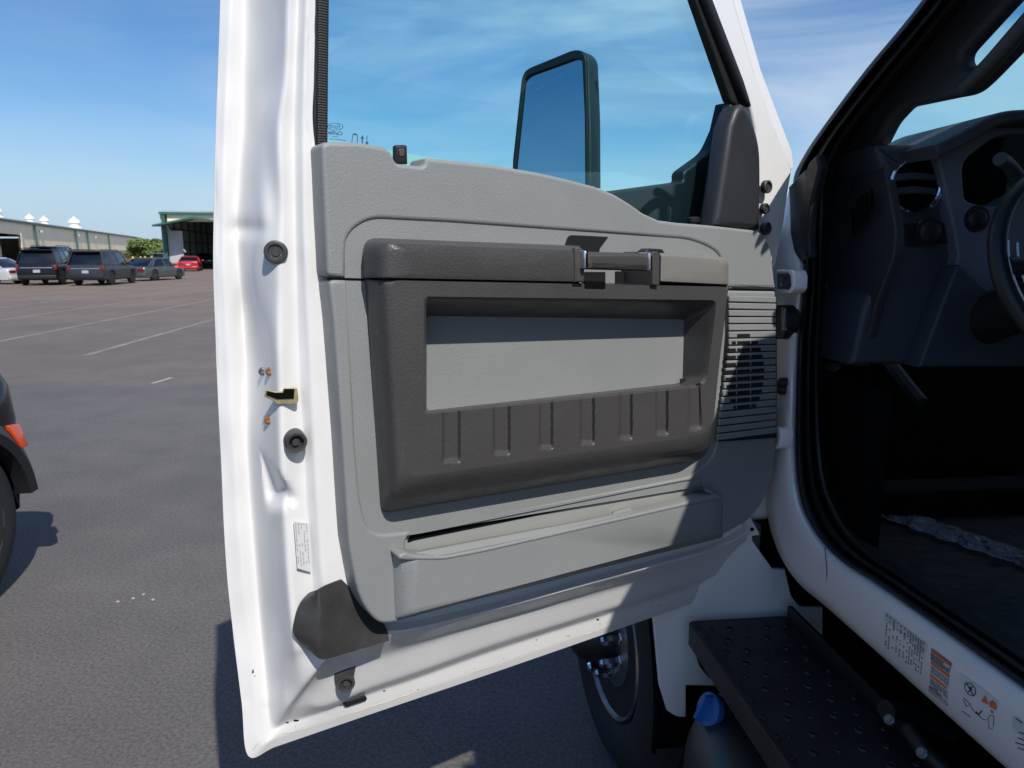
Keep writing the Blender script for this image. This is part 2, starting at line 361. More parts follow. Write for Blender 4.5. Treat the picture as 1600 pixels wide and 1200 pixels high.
link('block_base', join(boxm(WF.mat(), min(0, dx1), max(0, dx1), 0, 2.55, -.3, .08), boxm(WF.mat(), min(dx0, near_end), max(dx0, near_end), 0, 2.55, -.3, .08)), bm_brick, bl)
wbox('back_wall', 0, near_end, 0, 5.4, -40, -39.7, bm_wall); wbox('end_wall', 0, sx * .3, 0, 5.4, -39.7, -.3, bm_wall)
wbox('bay_interior', dx1, dx0, 0, 4.4, -14.3, -14, bm_dark)
wbox('eave', 0, near_end, 5.5, 5.75, -.4, .25, bm_green)
wbox('roof', 0, near_end, 5.76, 5.95, -40, -.45, mat('pale_roof', (.6, .6, .58), .6))
for px in (57, 120, 138, 171, 217): x = WX(px); wbox('downspout', x - .12, x + .12, 0, 5.5, .1, .3, bm_green)
for px in (66, 124, 150, 206):
    x = WX(px); wbox('wall_lamp', x - .25, x + .25, 4.6, 4.9, .1, .5, bm_galv)
wbox('door_frame', dx1, dx1 + sx * .5, 0, 4.3, .09, .15, bm_wall)
vent_m = mat('white_ventilator', (.75, .74, .68), .5)
for px, sc_ in ((8, 1), (25, 1), (57, 1.6), (101, 1.3), (120, 1.35), (160, 2.0)):
    x = WX(px); c = WF.wp(x, 5.9, -4); q = [(0, .75), (.55, .75), (.6, .5), (1.0, .5), (1.02, .62), (1.4, .5), (1.75, .1), (1.9, .03)]
    link('roof_ventilator', lathe(c, Z, [(h_ * sc_ * .72, r_ * sc_ * .85) for h_, r_ in q], 20), vent_m, bl, True)
for px, in ((3.5,), (9,)):
    x = WX(px); c = WF.wp(x, 0, 3); tag(link('bollard', lathe(c, Z, [(0, .14), (1.6, .14), (1.72, .09), (1.76, .02)], 14), mat('yellow_bollard_paint', (.75, .5, .03), .5), None, True), 'yellow bollard beside the dark warehouse bay, ' + ('left one' if px < 5 else 'right and shorter looking one'), 'bollard', 'yellow bollards')
# --- hangar
A2 = GF.un(260, 421.5, 0); hz = rad(-24)
ha = Fr(A2, (math.cos(hz) , math.sin(hz) * -1, 0), Z)
ha = Fr(A2, (.98, .2, 0), Z)
hg = empty('open_hangar', Matrix.Translation(A2), 'tall open sided metal hangar with green trim and red car outside', 'building')
def hbox(name, x0, x1, z0, z1, w0, w1, m): return link(name, boxm(ha.mat(), x0, x1, z0, z1, w0, w1), m, hg)
hbox('corner_post', 0, .35, 0, 5.95, 0, .3, bm_green); hbox('roof_fascia', -.2, 24, 5.95, 6.2, 0, .4, bm_green); hbox('roof', 0, 24, 6.2, 6.4, -26, -.02, bm_galv)
hbox('gable_wall', .5, 24, 5.2, 5.95, -.3, 0, bm_wall); hbox('left_wall', -.2, 0, 0, 6.2, -26, -.05, bm_galv); hbox('rear_wall', 0, 24, 0, 6.2, -26.3, -26, bm_galv)
hbox('wall_panel', .4, 1.9, 0, 4.2, -.3, -.1, bm_galv); hbox('right_wall', 24, 24.3, 0, 6.2, -26, 0, bm_galv)
for i in range(7): hbox('wall_girt', .02, .2, .6, 6.0, -3.5 * i - 1.0, -3.5 * i - .8, bm_green)
for z in (1.7, 3.1, 4.5): hbox('wall_rail', .02, .18, z, z + .12, -25.9, -.4, bm_dark)
for z in (1.7, 3.1, 4.5): hbox('wall_rail', .3, 23, z, z + .12, -25.9, -25.7, bm_dark)
hbox('canopy_beam', 4.6, 9, 4.55, 4.8, -6, -5.8, mat('light_strip', (.8, .8, .78), .5))
hbox('inner_door', 5.4, 14, 0, 5.0, -25.6, -25.3, bm_dark)
link('canopy_brace', tube([ha.wp(.3, 5.0, .3), ha.wp(2.2, 1.9, .3)], .08, 6), bm_galv, hg)
for k_, (xa, za, xb, zb_) in enumerate(((-.3, 4.55, 3.6, 5.35), (3.6, 5.35, 16, 3.9))):
    link('canopy', hull8([ha.wp(xa, za, 3), ha.wp(xb, zb_, 3), ha.wp(xb, zb_ + .1, .05), ha.wp(xa, za + .1, .05)], [ha.wp(xa, za + .18, 3), ha.wp(xb, zb_ + .22, 3), ha.wp(xb, zb_ + .3, .05), ha.wp(xa, za + .28, .05)]), bm_green, hg)
# --- trees behind
leafm = mat('tree_leaves', (.13, .18, .05), .7, var=.45, varscale=.8); bark = mat('bark', (.1, .07, .05), .9)
def tree(x, y, h_, r_, seed, label):
    rnd = random.Random(seed); t = empty('leafy_tree', Matrix.Translation((x, y, 0)), label, 'tree', 'trees between the warehouse and the hangar')
    parts = [tube([(x, y, 0), (x + .2, y, h_ * .5), (x, y + .1, h_ * .8)], .25, 7, 1, .08)]
    for i in range(6):
        an = rnd.random() * 6.28; parts.append(tube([(x, y, h_ * .35), (x + math.cos(an) * r_ * .6, y + math.sin(an) * r_ * .6, h_ * (.55 + .3 * rnd.random()))], .1, 5, 1, .03))
    link('trunk', join(*parts), bark, t)
    vs = []; fs = []
    cl = [(rnd.gauss(0, .45) * r_, rnd.gauss(0, .45) * r_, h_ * (.3 + .6 * rnd.random()), r_ * (.22 + .25 * rnd.random())) for _ in range(26)]
    for i in range(5200):
        cx, cy, cz, cr_ = rnd.choice(cl); d = Vector((rnd.gauss(0, 1), rnd.gauss(0, 1), rnd.gauss(0, .8))).normalized() * cr_ * rnd.random() ** .35
        c = Vector((x + cx, y + cy, cz)) + d
        if c.z > h_: c.z = h_ - rnd.random() * .4
        a = Vector((rnd.gauss(0, 1), rnd.gauss(0, 1), rnd.gauss(0, 1))).normalized(); b_ = a.orthogonal().normalized(); s = .13 + rnd.random() * .14
        k = len(vs); vs += [c - a * s, c + b_ * s * .6, c + a * s, c - b_ * s * .6]; fs.append((k, k + 1, k + 2, k + 3))
    me = bpy.data.meshes.new('m'); me.from_pydata([tuple(q) for q in vs], [], fs); link('crown', me, leafm, t)
P = GF.un(222, 417, 0)
for i, (px, hh, rr_, lb) in enumerate(((219, 4.6, 2.2, 'leafy green tree touching the far end of the cream warehouse'), (232, 4.9, 2.6, 'tallest leafy green tree in the gap between warehouse and hangar'), (244, 4.2, 2.3, 'leafy green tree in the gap, second from the hangar'), (256, 3.6, 2.2, 'low leafy green tree right beside the hangar corner post'))):
    Q = GF.un(px, 414, 0); tree(Q.x, Q.y, hh * .85, rr_ * .85, i, lb)
bol = None
for i, (px, lb) in enumerate(((209, 'above the roof of the grey sedan at left'), (221, 'third from the hangar'), (228, 'second from the hangar'), (238, 'nearest the white vehicle'))):
    Q = GF.un(px, 416.5, 0)
    if bol is None:
        bol = link('bollard', lathe(Q, Z, [(0, .16), (1.25, .16), (1.38, .1), (1.42, .02)], 14), M.get('yb') or bpy.data.materials['yellow_bollard_paint'], None, True); o = bol
    else: o = bol.copy(); COL.objects.link(o); o.location = (Q.x, Q.y, bol.location.z)
    tag(o, 'distant yellow bollard behind the parked cars, ' + lb, 'bollard', 'yellow bollards')

# ================================================================== cars
carglass = mat('dark_car_glass', (.006, .008, .011), .08, coat=.3)
redl = mat('red_lamp', (.20, .012, .012), .25, coat=.5); clear = mat('clear_lamp', (.6, .62, .65), .12, coat=1)

rimm = mat('alloy_rim', (.42, .43, .45), .3, .9); rimd = mat('dark_alloy_rim', (.05, .05, .055), .35, .6); plm = mat('number_plate_white', (.4, .42, .42), .5)
def car(name, P, ang, Lc, Wc, Hc, paint, label, style='suv', rim=rimm, wr=.36, hi=False, nose=.8, boxy=False, group='cars parked across the lot'):
    """local x forward, y left"""
    m = Matrix.Translation(P) @ Matrix.Rotation(ang, 4, 'Z'); t = empty(name, m, label, 'car', group)
    hl = Lc / 2; hw = Wc / 2; zb = .28 if style == 'suv' else .2
    belt = {'suv': Hc * .60, 'sedan': Hc * .63, 'coupe': Hc * .66}[style]
    hood = belt * (.93 if style == 'suv' else .86); nz_ = belt * nose; tail = belt * (1.0 if style != 'sedan' else .97)
    st = [(-hl, zb + .15, tail * .82, hw * .84), (-hl + .05, zb + .05, tail * .95, hw * .92), (-hl + .25, zb, tail, hw * .98), (-hl * .45, zb, belt, hw), (0, zb, belt, hw), (hl * .35, zb, belt * .99, hw),
          (hl * .48, zb, hood * 1.0, hw * .995), (hl - .45, zb, hood * .96, hw * .97), (hl - .15, zb, nz_ * 1.02, hw * .88), (hl - .03, zb + .04, nz_ * .9, hw * .74), (hl, zb + .1, nz_ * .75, hw * .6)]
    if boxy: st[-4:] = [(hl - .40, zb, hood * .97, hw), (hl - .16, zb, nz_ * 1.02, hw * .985), (hl - .05, zb + .03, nz_ * .93, hw * .93), (hl, zb + .08, nz_ * .8, hw * .82)]
    st = cr_up(st, 4)
    V = []
    for x, z0, z1, h_ in st:
        half = [(h_ * .86, z0), (h_ * .965, z0 + .06), (h_ * .985, z0 + (z1 - z0) * .35), (h_, z0 + (z1 - z0) * .68), (h_ * .985, z1 - .09), (h_ * .95, z1 - .03), (h_ * .86, z1), (h_ * .4, z1 + .02)]
        V.append([m @ Vector((x, y, z)) for y, z in half] + [m @ Vector((x, -y, z)) for y, z in reversed(half)])
    vs, fs = gridmesh(V, True); nc = len(V[0]); fs += [tuple(range(nc)), tuple((len(V) - 1) * nc + j for j in range(nc))]
    body = mesh(vs, fs)
    xf = hl - .95 + (0.0 if style == 'suv' else .02); xr = -hl + (.98 if style == 'suv' else 1.02)
    if hi: xf = hl - .57
    cut = []
    for x in (xf, xr):
        for s in (1, -1): cut.append(lathe(m @ Vector((x, s * (hw + .1), wr)), m.to_3x3() @ Vector((0, -s, 0)), [(0, wr * 1.17), (.48, wr * 1.17)], 28))
    co = bpy.data.objects.new('cut', join(*cut)); COL.objects.link(co)
    body = evalmods(body, [('BOOLEAN', dict(operation='DIFFERENCE', object=co, solver='EXACT'))]); bpy.data.objects.remove(co)
    link('body', body, paint, t, True)
    # greenhouse
    w0, w1 = hl * .42, hl * .16
    if style == 'suv': r1, r0 = -hl + .42, -hl + .12
    elif style == 'sedan': r1, r0 = -hl * .42, -hl * .80
    else: r1, r0 = -hl * .3, -hl * .86
    bw, tw = hw * .93, hw * .76
    bz, tz_ = belt - .02, Hc - .05
    def q(x, y, z): return m @ Vector((x, y, z))
    g_ = hull8([q(r0, -bw, bz), q(w0, -bw, bz), q(w0, bw, bz), q(r0, bw, bz)], [q(r1, -tw, tz_), q(w1, -tw, tz_), q(w1, tw, tz_), q(r1, tw, tz_)], .03)
    link('window_glass', g_, carglass, t, True)
    e = .03
    rf = hull8([q(r1 - .04, -tw - e, tz_ - .03), q(w1 + .05, -tw - e, tz_ - .03), q(w1 + .05, tw + e, tz_ - .03), q(r1 - .04, tw + e, tz_ - .03)],
               [q(r1 + .06, -tw + .1, Hc), q(w1 - .12, -tw + .1, Hc), q(w1 - .12, tw - .1, Hc), q(r1 + .06, tw - .1, Hc)], .02)
    link('roof', rf, paint, t, True)
    def lerp(a, b_, k): return a + (b_ - a) * k
    for s in (1, -1):
        for k, wd in ((0.0, .09), (.30 if style == 'suv' else .12, .10), (.62, .06), (1.0, .05)):
            xb, xt = lerp(r0, w0, k), lerp(r1, w1, k)
            link('window_pillar', hull8([q(xb - wd, s * (bw - .03), bz), q(xb + wd, s * (bw - .03), bz), q(xb + wd, s * (bw + .012), bz), q(xb - wd, s * (bw + .012), bz)],
                             [q(xt - wd * .7, s * (tw - .03), tz_), q(xt + wd * .7, s * (tw - .03), tz_), q(xt + wd * .7, s * (tw + .012), tz_), q(xt - wd * .7, s * (tw + .012), tz_)]), paint, t)
    for x in (xf, xr):
        for s in (1, -1):
            c = q(x, s * (hw - .01), wr); ax = m.to_3x3() @ Vector((0, s, 0))
            ty = link('wheel', lathe(c, -ax, [(0.0, wr * .62), (-.004, wr * .72), (.01, wr * .9), (.035, wr * .985), (.06, wr), (.19, wr), (.22, wr * .95), (.24, wr * .6)], 40), M['tyre'], t, True)
            sp = [lathe(c, -ax, [(.005, wr * .66), (.0, wr * .66), (.0, wr * .60), (.02, wr * .58), (.09, wr * .55)], 36, False)]
            for k in range(6):
                an = k * math.pi / 3 + .3; u = m.to_3x3() @ Vector((math.cos(an), 0, math.sin(an))); v_ = m.to_3x3() @ Vector((-math.sin(an), 0, math.cos(an)))
                sp.append(hull8([c + u * wr * .08 + v_ * .04 - ax * .012, c + u * wr * .6 + v_ * .025 - ax * .02, c + u * wr * .6 - v_ * .025 - ax * .02, c + u * wr * .08 - v_ * .04 - ax * .012],
                                [c + u * wr * .08 + v_ * .04 - ax * .04, c + u * wr * .6 + v_ * .025 - ax * .05, c + u * wr * .6 - v_ * .025 - ax * .05, c + u * wr * .08 - v_ * .04 - ax * .04]))
            sp.append(lathe(c, -ax, [(.0, .03), (-.004, .05), (.03, .06)], 16))
            link('rim', join(*sp), rim, ty, True)
    for s in (1, -1):
        yo = s * hw * .82
        if style == 'suv': mm_ = boxm(m, -hl - .012, -hl + .14, min(s * hw * .82, s * hw * .95), max(s * hw * .82, s * hw * .95), belt * .72, belt * .97, .02)
        else: mm_ = boxm(m, -hl - .012, -hl + .12, min(s * hw * .42, s * hw * .90), max(s * hw * .42, s * hw * .90), belt * .66, belt * .84, .02)
        link('tail_lamp', mm_, redl, t, True)
        if not hi: link('headlight', boxm(m, hl - .30, hl - .02, min(s * hw * .45, s * hw * .8), max(s * hw * .45, s * hw * .8), nz_ * .72, nz_ * .93, .03), clear, t, True)
        link('door_mirror', boxm(m, w0 - .25, w0 - .08, min(s * hw, s * (hw + .2)), max(s * hw, s * (hw + .2)), belt, belt + .15, .03), paint, t, True)
        for x in (w0 - .95, w0 - 1.85): link('door_handle', boxm(m, x, x + .2, min(s * hw * .985, s * (hw + .03)), max(s * hw * .985, s * (hw + .03)), belt * .82, belt * .82 + .03, .006), M['chrome'] if style == 'suv' else paint, t)
    link('rear_bumper', boxm(m, -hl - .05, -hl + .2, -hw * .9, hw * .9, zb + .08, zb + .27, .03), M['black'] if style == 'suv' else paint, t, True)
    if style == 'suv': link('tailgate_trim', boxm(m, -hl - .02, -hl + .03, -hw * .75, hw * .75, belt * .80, belt * .80 + .05, .01), M['chrome'], t, True); link('rear_spoiler', boxm(m, r1 - .22, r1 + .1, -tw + .05, tw - .05, Hc - .06, Hc - .01, .015), paint, t, True)
    link('number_plate', boxm(m, -hl - .02, -hl + .02, -.16, .16, belt * .60, belt * .60 + .15), plm, t)
    if style == 'suv':
        rr_ = [tube([q(r1, s * (tw - .08), Hc + .03), q(r1 + .15, s * (tw - .08), Hc + .06), q(w1 - .1, s * (tw - .08), Hc + .05), q(w1, s * (tw - .08), Hc)], .02, 6) for s in (1, -1)]
        for q_ in rr_: link('roof_rail', q_, rimd, t)
    return t, m
def paint(n, c, r=.25, me_=.2): return mat(n, c, r, me_, coat=.12 if max(c) < .2 else 1, spec=.2 if max(c) < .2 else .5)
def carat(name, px, py, ang, *a, **k):
    P = GF.un(px, py, 0); return car(name, P, rad(ang), *a, **k)
car('white_sedan' if 0 else 'parked_sedan', GF.un(-22, 443.5, 0), rad(172), 4.7, 1.82, 1.46, paint('white_car_paint', (.62, .64, .66)), 'white sedan at the left edge beside the black SUV', 'sedan')
carat('parked_suv', 84, 443.5, 107, 5.2, 2.0, 1.9, paint('black_car_paint', (.012, .014, .02)), 'black SUV next to the white sedan, nearer of the two large dark SUVs', 'suv', rim=rimd, wr=.40)
carat('parked_suv', 92, 436, 107, 5.5, 2.02, 2.15, paint('navy_car_paint', (.012, .022, .06)), 'navy blue SUV mostly hidden behind the black SUV', 'suv', wr=.4)
carat('parked_suv', 166, 444, 97, 4.7, 1.9, 1.82, paint('graphite_car_paint', (.045, .048, .06), .3, .2), 'dark grey SUV with roof rails between black SUV and grey sedan', 'suv', rim=rimd, wr=.38)
carat('parked_sedan', 242, 437.5, 84, 4.7, 1.84, 1.44, paint('grey_green_car_paint', (.15, .16, .155), .3, .6), 'grey sedan to the right of the dark grey SUV', 'sedan', wr=.34)
carat('parked_van', 255, 414, 100, 4.9, 1.9, 1.9, paint('white_van_paint', (.6, .6, .58)), 'distant white vehicle showing above the grey sedan', 'suv')
carat('parked_coupe', 299, 423.2, 108, 4.9, 1.92, 1.5, paint('red_car_paint', (.52, .012, .02)), 'red coupe parked in front of the open hangar', 'coupe', wr=.36)
carat('parked_suv', 326, 417.5, 105, 4.6, 1.9, 1.8, paint('dark_car_paint', (.015, .018, .025)), 'dark SUV just beyond the red coupe at the hangar', 'suv')
P = GF.un(275.5, 421.5, 0)
tag(link('traffic_drum', lathe(P, Z, [(0, .42), (.08, .42), (.08, .3), (.75, .25), (.8, .2), (.86, .05)], 16), mat('drum_orange', (.75, .18, .08), .5), None, True), 'orange traffic drum standing left of the red coupe', 'traffic drum')
# --- near car: the front right corner is in view
nb = paint('near_black_paint', (.010, .013, .018), .12, .1)
fx = 3.76; cx = fx - 4.7 / 2
tn_, m_ = car('near_suv', T(-2.05 - .96, cx, 0), rad(90 + 6), 4.7, 1.92, 1.93, nb, 'black SUV at the left edge showing only its front corner and wheel', 'suv', rim=rimm, wr=.395, hi=True, nose=.92, boxy=True, group='near parked SUV')
def nq(b_, a_, z): return T(a_, b_, z)
# flare, lower bumper, marker, lamp
arch = []
for i in range(25):
    an = rad(8 + 190 * i / 24); arch.append([T(-2.045 + o_, fx - .57 + math.cos(an) * r_, .375 + math.sin(an) * r_) for o_, r_ in ((-.05, .42), (.02, .425), (.03, .47), (.0, .52), (-.05, .525))])
link('wheel_arch_flare', evalmods(mesh(*gridmesh(arch)), [('SOLIDIFY', dict(thickness=.012))]), M['black'], tn_, True)
mk = [T(-2.02, fx - .20, .68), T(-2.02, fx - .15, .68), T(-2.05, fx - .15, .79), T(-2.05, fx - .24, .80)]
link('side_marker', hull8([v_ - R * .03 for v_ in mk], [v_ + R * .012 for v_ in mk], .006), mat('amber_marker', (.60, .07, .012), .2, coat=.6), tn_, True)
hlm = [T(-2.07, fx - .42, 1.0), T(-2.12, fx - .10, .95), T(-2.13, fx - .12, 1.06), T(-2.08, fx - .45, 1.08)]
link('headlight', hull8([v_ - R * .1 for v_ in hlm], [v_ + R * .02 for v_ in hlm], .015), mat('dark_headlight', (.05, .06, .07), .1, coat=1), tn_, True)

# ================================================================== pebbles
pm = mat('pale_pebble', (.36, .33, .28), .8)
pb = None
for px, py, lb in ((184, 940, 'pale pebble on the asphalt, leftmost of the four'), (208, 935, 'pale pebble on the asphalt, second from the left'), (224, 929, 'pale pebble on the asphalt, farthest of the four'), (239, 937, 'pale pebble on the asphalt, rightmost of the four')):
    Q = GF.un(px, py, .006)
    if pb is None:
        bmx = bmesh.new(); bmesh.ops.create_icosphere(bmx, subdivisions=2, radius=.008)
        for v_ in bmx.verts: v_.co *= 1 + .35 * pnoise(v_.co * 90); v_.co.z *= .7
        me = bpy.data.meshes.new('p'); bmx.to_mesh(me); bmx.free(); me.transform(Matrix.Translation(Q)); pb = link('pebble', me, pm, None, True); o = pb
    else: o = pb.copy(); COL.objects.link(o); o.location = (Q.x, Q.y, pb.location.z); o.rotation_euler.z = px
    tag(o, lb, 'pebble', 'pebbles on the asphalt')

# ================================================================== THE TRUCK
truck = empty('truck', Matrix.Translation(T(1.7, .6, 0)) @ Matrix.Rotation(-hd, 4, 'Z'), 'white work truck with its front door wide open showing the grey inner panel', 'truck')
def gs(x, y, cx, cy, sx_, sy_): return math.exp(-((x - cx) / sx_) ** 2 - ((y - cy) / sy_) ** 2)
def sdisp(x, y):
    """pressed relief of the inner door metal"""
    d = 0
    d += -.010 * gs(x, y, 388, 358, 22, 12)                      # dimple near the top
    d += -.008 * gs(x, y, 385, 480, 14, 40)
    d += -.014 * gs(x, y, 402, 560, 16, 90)
    d += .010 * gs(x, y, 412, 330, 14, 60)
    ux, uy = 30 / 84.5, 79 / 84.5; tt = ((x - 406) * ux + (y - 696) * uy) / 84.5; pr = abs(-(x - 406) * uy + (y - 696) * ux)   # cone-shaped pressing
    if 0 < tt < 1.25 and pr < 26 * tt: d += -.034 * tt * (1 - (pr / (26 * tt)) ** 2) ** 1.5 * min(1, (1.25 - tt) / .35)
    d += .006 * gs(x, y, 400, 690, 12, 40)
    d += .008 * gs(x, y, 420, 930, 10, 70)
    d += -.005 * gs(x, y, 448, 1072, 24, 26)
    d += -.010 * gs(x, y, 1120, 860, 18, 30)
    d += .0012 * pnoise(Vector((x * .02, y * .013, 0)))
    if 340 < x < 480 and y < 1100: d += .0022 * pnoise(Vector((x * .035, y * .012, 4)))
    return d
Wk = [-.125, -.115, -.122, -.06, -.012, -.018, 0, 0]
def stn(xs, y, ws=Wk): return [(x, y, w_) for x, w_ in zip(xs, ws)]
st = [stn((352, 372, 390, 428, 455, 468, 480, 492), -330), stn((350, 370, 388, 428, 455, 467, 478, 492), -200), stn((345, 362, 385, 425, 450, 466, 478, 492), 0), stn((341, 356, 385, 420, 446, 462, 475, 490), 120),
      stn((338, 352, 382, 408, 436, 460, 473, 489), 205), stn((335, 350, 372, 402, 440, 462, 475, 508), 330), stn((334, 351, 376, 396, 436, 463, 478, 515), 420),
      stn((338, 357, 384, 408, 436, 466, 484, 522), 540), stn((341, 362, 386, 412, 438, 470, 488, 526), 620), stn((346, 368, 390, 414, 440, 476, 493, 532), 720),
      stn((350, 374, 396, 420, 446, 482, 499, 540), 820), stn((356, 382, 404, 428, 452, 488, 505, 548), 910), stn((366, 392, 412, 436, 460, 494, 512, 556), 1000)]
Wb = [-.10, -.095, -.091, -.068, -.048, .005, -.022, -.022]
def mixw(k): return [a * (1 - k) + b_ * k for a, b_ in zip(Wk, Wb)]
def bst(pts, k=1): return [(x, y, w_) for (x, y), w_ in zip(pts, mixw(k))]
st += [bst([(378, 1100), (400, 1085), (418, 1068), (440, 1048), (466, 1030), (498, 1012), (518, 992), (566, 930)], .25),
       bst([(388, 1180), (406, 1158), (426, 1130), (448, 1100), (474, 1068), (506, 1030), (526, 1004), (575, 938)], .5),
       bst([(430, 1166), (436, 1150), (452, 1126), (468, 1094), (490, 1060), (520, 1018), (538, 994), (582, 940)], .75),
       bst([(500, 1142), (502, 1129), (505, 1110), (507, 1102), (525, 1046), (545, 1004), (558, 988), (600, 938)]),
       bst([(570, 1118), (571, 1106), (572, 1084), (573, 1076), (582, 1028), (592, 990), (600, 976), (630, 930)]),
       bst([(650, 1091), (650, 1080), (650, 1058), (650, 1050), (652, 1006), (655, 981), (658, 969), (672, 920)]),
       bst([(780, 1047), (780, 1036), (780, 1012), (780, 1004), (780, 966), (780, 950), (780, 940), (785, 890)]),
       bst([(950, 988), (950, 978), (950, 958), (950, 951), (950, 920), (950, 903), (950, 893), (950, 840)]),
       bst([(1090, 939), (1090, 930), (1090, 913), (1090, 906), (1090, 880), (1090, 865), (1090, 856), (1080, 800)]),
       bst([(1150, 918), (1150, 908), (1145, 892), (1143, 886), (1138, 862), (1138, 848), (1136, 838), (1125, 780)]),
       bst([(1187, 905), (1183, 893), (1174, 872), (1168, 860), (1166, 846), (1166, 833), (1160, 822), (1145, 760)])]
_A = cr_up(st, 10); _A = np.swapaxes(lin_up(np.swapaxes(_A, 0, 1), 8), 0, 1)
for _ in range(2): _A[:, 1:-1] = .25 * _A[:, :-2] + .5 * _A[:, 1:-1] + .25 * _A[:, 2:]
_A = _A.reshape(-1, 3)
def sw0(x, y):
    i = np.argmin((_A[:, 0] - x) ** 2 + (_A[:, 1] - y) ** 2); return float(_A[i, 2]) + sdisp(x, y)
door = link('door', sheet(DF, st, 14, 10, sdisp, .0025, 3), M['white'], truck, True)
door['label'] = 'white inner door metal swung wide open'
# outer skin of the door (a solid slab behind the inner panel) and window frame
flat_outer = [[(345, -330), (345, 0), (338, 220), (335, 340), (341, 620), (350, 820), (366, 1000), (389, 1178, 3), (500, 1141), (780, 1046), (1187, 904, 3), (1215, 800), (1215, 345), (500, 215), (478, 190), (480, -330)]]
plate('outer_skin', DF, flat_outer, -.126, .006, M['white'], door, 0, smooth=False)
fr_m = plate('window_frame', DF, [[(1098, -130), (1138, -30), (1178, 110), (1222, 232), (1238, 266, 6), (1232, 300, 8), (1226, 345), (1212, 420), (1196, 420), (1186, 360), (1180, 200), (1168, 150), (1128, 60), (1065, -130)]], -.012, .03, M['white'], door, .006)
plate('window_frame', DF, [[(1108, -130), (1150, -30), (1190, 110), (1238, 236), (1241, 262, 4), (1236, 268), (1222, 240), (1178, 120), (1138, -20), (1090, -130)]], -.06, .02, M['white'], door, .004)
# window pane
plate('window_pane', DF, [[(505, -340), (505, 262), (1150, 390), (1175, 160), (1075, -140), (1060, -340)]], -.040, .004, M['glass'], door, 0, smooth=False)
# run channel seals
rbm = mat('ribbed_window_seal', (.028, .027, .027), .5); _nt = rbm.node_tree; _w = _nt.nodes.new('ShaderNodeTexWave'); _w.bands_direction = 'Z'; _w.inputs['Scale'].default_value = 95; _w.inputs['Distortion'].default_value = .4
_t = _nt.nodes.new('ShaderNodeTexCoord'); _nt.links.new(_t.outputs['Object'], _w.inputs['Vector']); _b = _nt.nodes.new('ShaderNodeBump'); _b.inputs['Strength'].default_value = .8; _b.inputs['Distance'].default_value = .002
_nt.links.new(_w.outputs['Fac'], _b.inputs['Height']); _nt.links.new(_b.outputs[0], _nt.nodes['Principled BSDF'].inputs['Normal'])
plate('window_seal', DF, [[(491, -330), (488, 232), (496, 240), (498, 120), (500, -330)]], .001, .03, M['black'], door, .003)
plate('window_seal', DF, [[(498, -330), (495, 240), (513, 240), (514, 120), (519, -330)]], -.006, .022, rbm, door, .004)
plate('window_seal', DF, [[(1046, -130), (1083, -10), (1141, 158), (1152, 166), (1162, 160), (1124, 60), (1093, -10), (1062, -130)]], -.018, .02, M['rubber'], door, .005)
plate('window_seal', DF, [[(1070, -130), (1100, -10), (1150, 118), (1166, 160), (1176, 166), (1164, 126), (1112, -10), (1086, -130)]], -.004, .02, M['black'], door, .006)
# charcoal corner cover
plate('corner_cover', DF, [[(1152, 166, 8), (1163, 160, 6), (1176, 182, 14), (1190, 225, 25), (1191, 280, 20), (1189, 361, 4), (1117, 352, 3), (1133, 250), (1141, 195)]], .022, .045, mat('charcoal_cover', (.024, .025, .029), .5, bump=('noise', 60, .1, .002), var=.08), door, .012)
plate('window_seal', DF, [[(1152, 168), (1142, 190), (1126, 270), (1114, 353), (1105, 353), (1120, 265), (1134, 190), (1142, 162)]], -.01, .02, M['black'], door, .004)

# grained door trim: upper piece, lower piece, recessed floor
up_o = [(485, 218, 9), (560, 222), (600, 229), (612, 238), (622, 256), (668, 258, 10), (660, 244), (770, 257), (880, 278), (930, 291), (962, 304), (985, 318), (1006, 333), (1030, 344), (1060, 348), (1110, 352), (1190, 361, 12), (1203, 380, 18), (1212, 450, 2), (495, 433, 3)]
up_i = [(540, 433), (540, 350, 26), (580, 341, 8), (700, 347), (900, 361), (1088, 375, 30), (1128, 398, 18), (1134, 446)]
# the inner recess is open at the split line, so it is drawn as a notch of one outline
def notch(o, i): return o + list(reversed(i))
up = [(485, 218, 9), (560, 222), (600, 229), (612, 238), (620, 255, 4), (662, 260, 6), (666, 246, 4), (770, 257), (840, 269), (880, 278), (930, 291), (962, 304), (985, 318), (1006, 333), (1030, 344), (1060, 348), (1110, 352), (1190, 361, 12), (1205, 385, 18), (1212, 450, 2), (1136, 449), (1128, 396, 20), (1085, 374, 24), (900, 361), (700, 347), (578, 341, 20), (541, 366, 24), (541, 434), (494, 433, 3)]
lo_r = [(1212, 455, 2), (1216, 600), (1214, 690), (1208, 740), (1196, 780, 25), (1173, 812, 20), (1127, 838, 20), (1040, 862), (860, 910), (720, 945), (610, 975, 12), (575, 975, 22), (541, 930, 40), (527, 850), (510, 600)]
slot = [(634, 848, 6), (640, 834, 6), (1098, 748, 4), (1100, 782), (636, 870)]
lo_r = [(1212, 455, 2), (1216, 600), (1214, 690), (1208, 740), (1196, 780, 25), (1173, 812, 20), (1127, 838, 20), (1040, 862), (860, 910), (720, 945), (610, 975, 12), (575, 975, 22), (541, 930, 40), (527, 850), (510, 600)]
slot = [(634, 848, 6), (640, 834, 6), (1098, 748, 4), (1100, 782), (636, 870)]
up_full = [p_ for p_ in up[:-9]] + [(494, 433, 3)]
upn = [(502, 221, 12)] + up[1:-1] + [(512, 433, 10)]
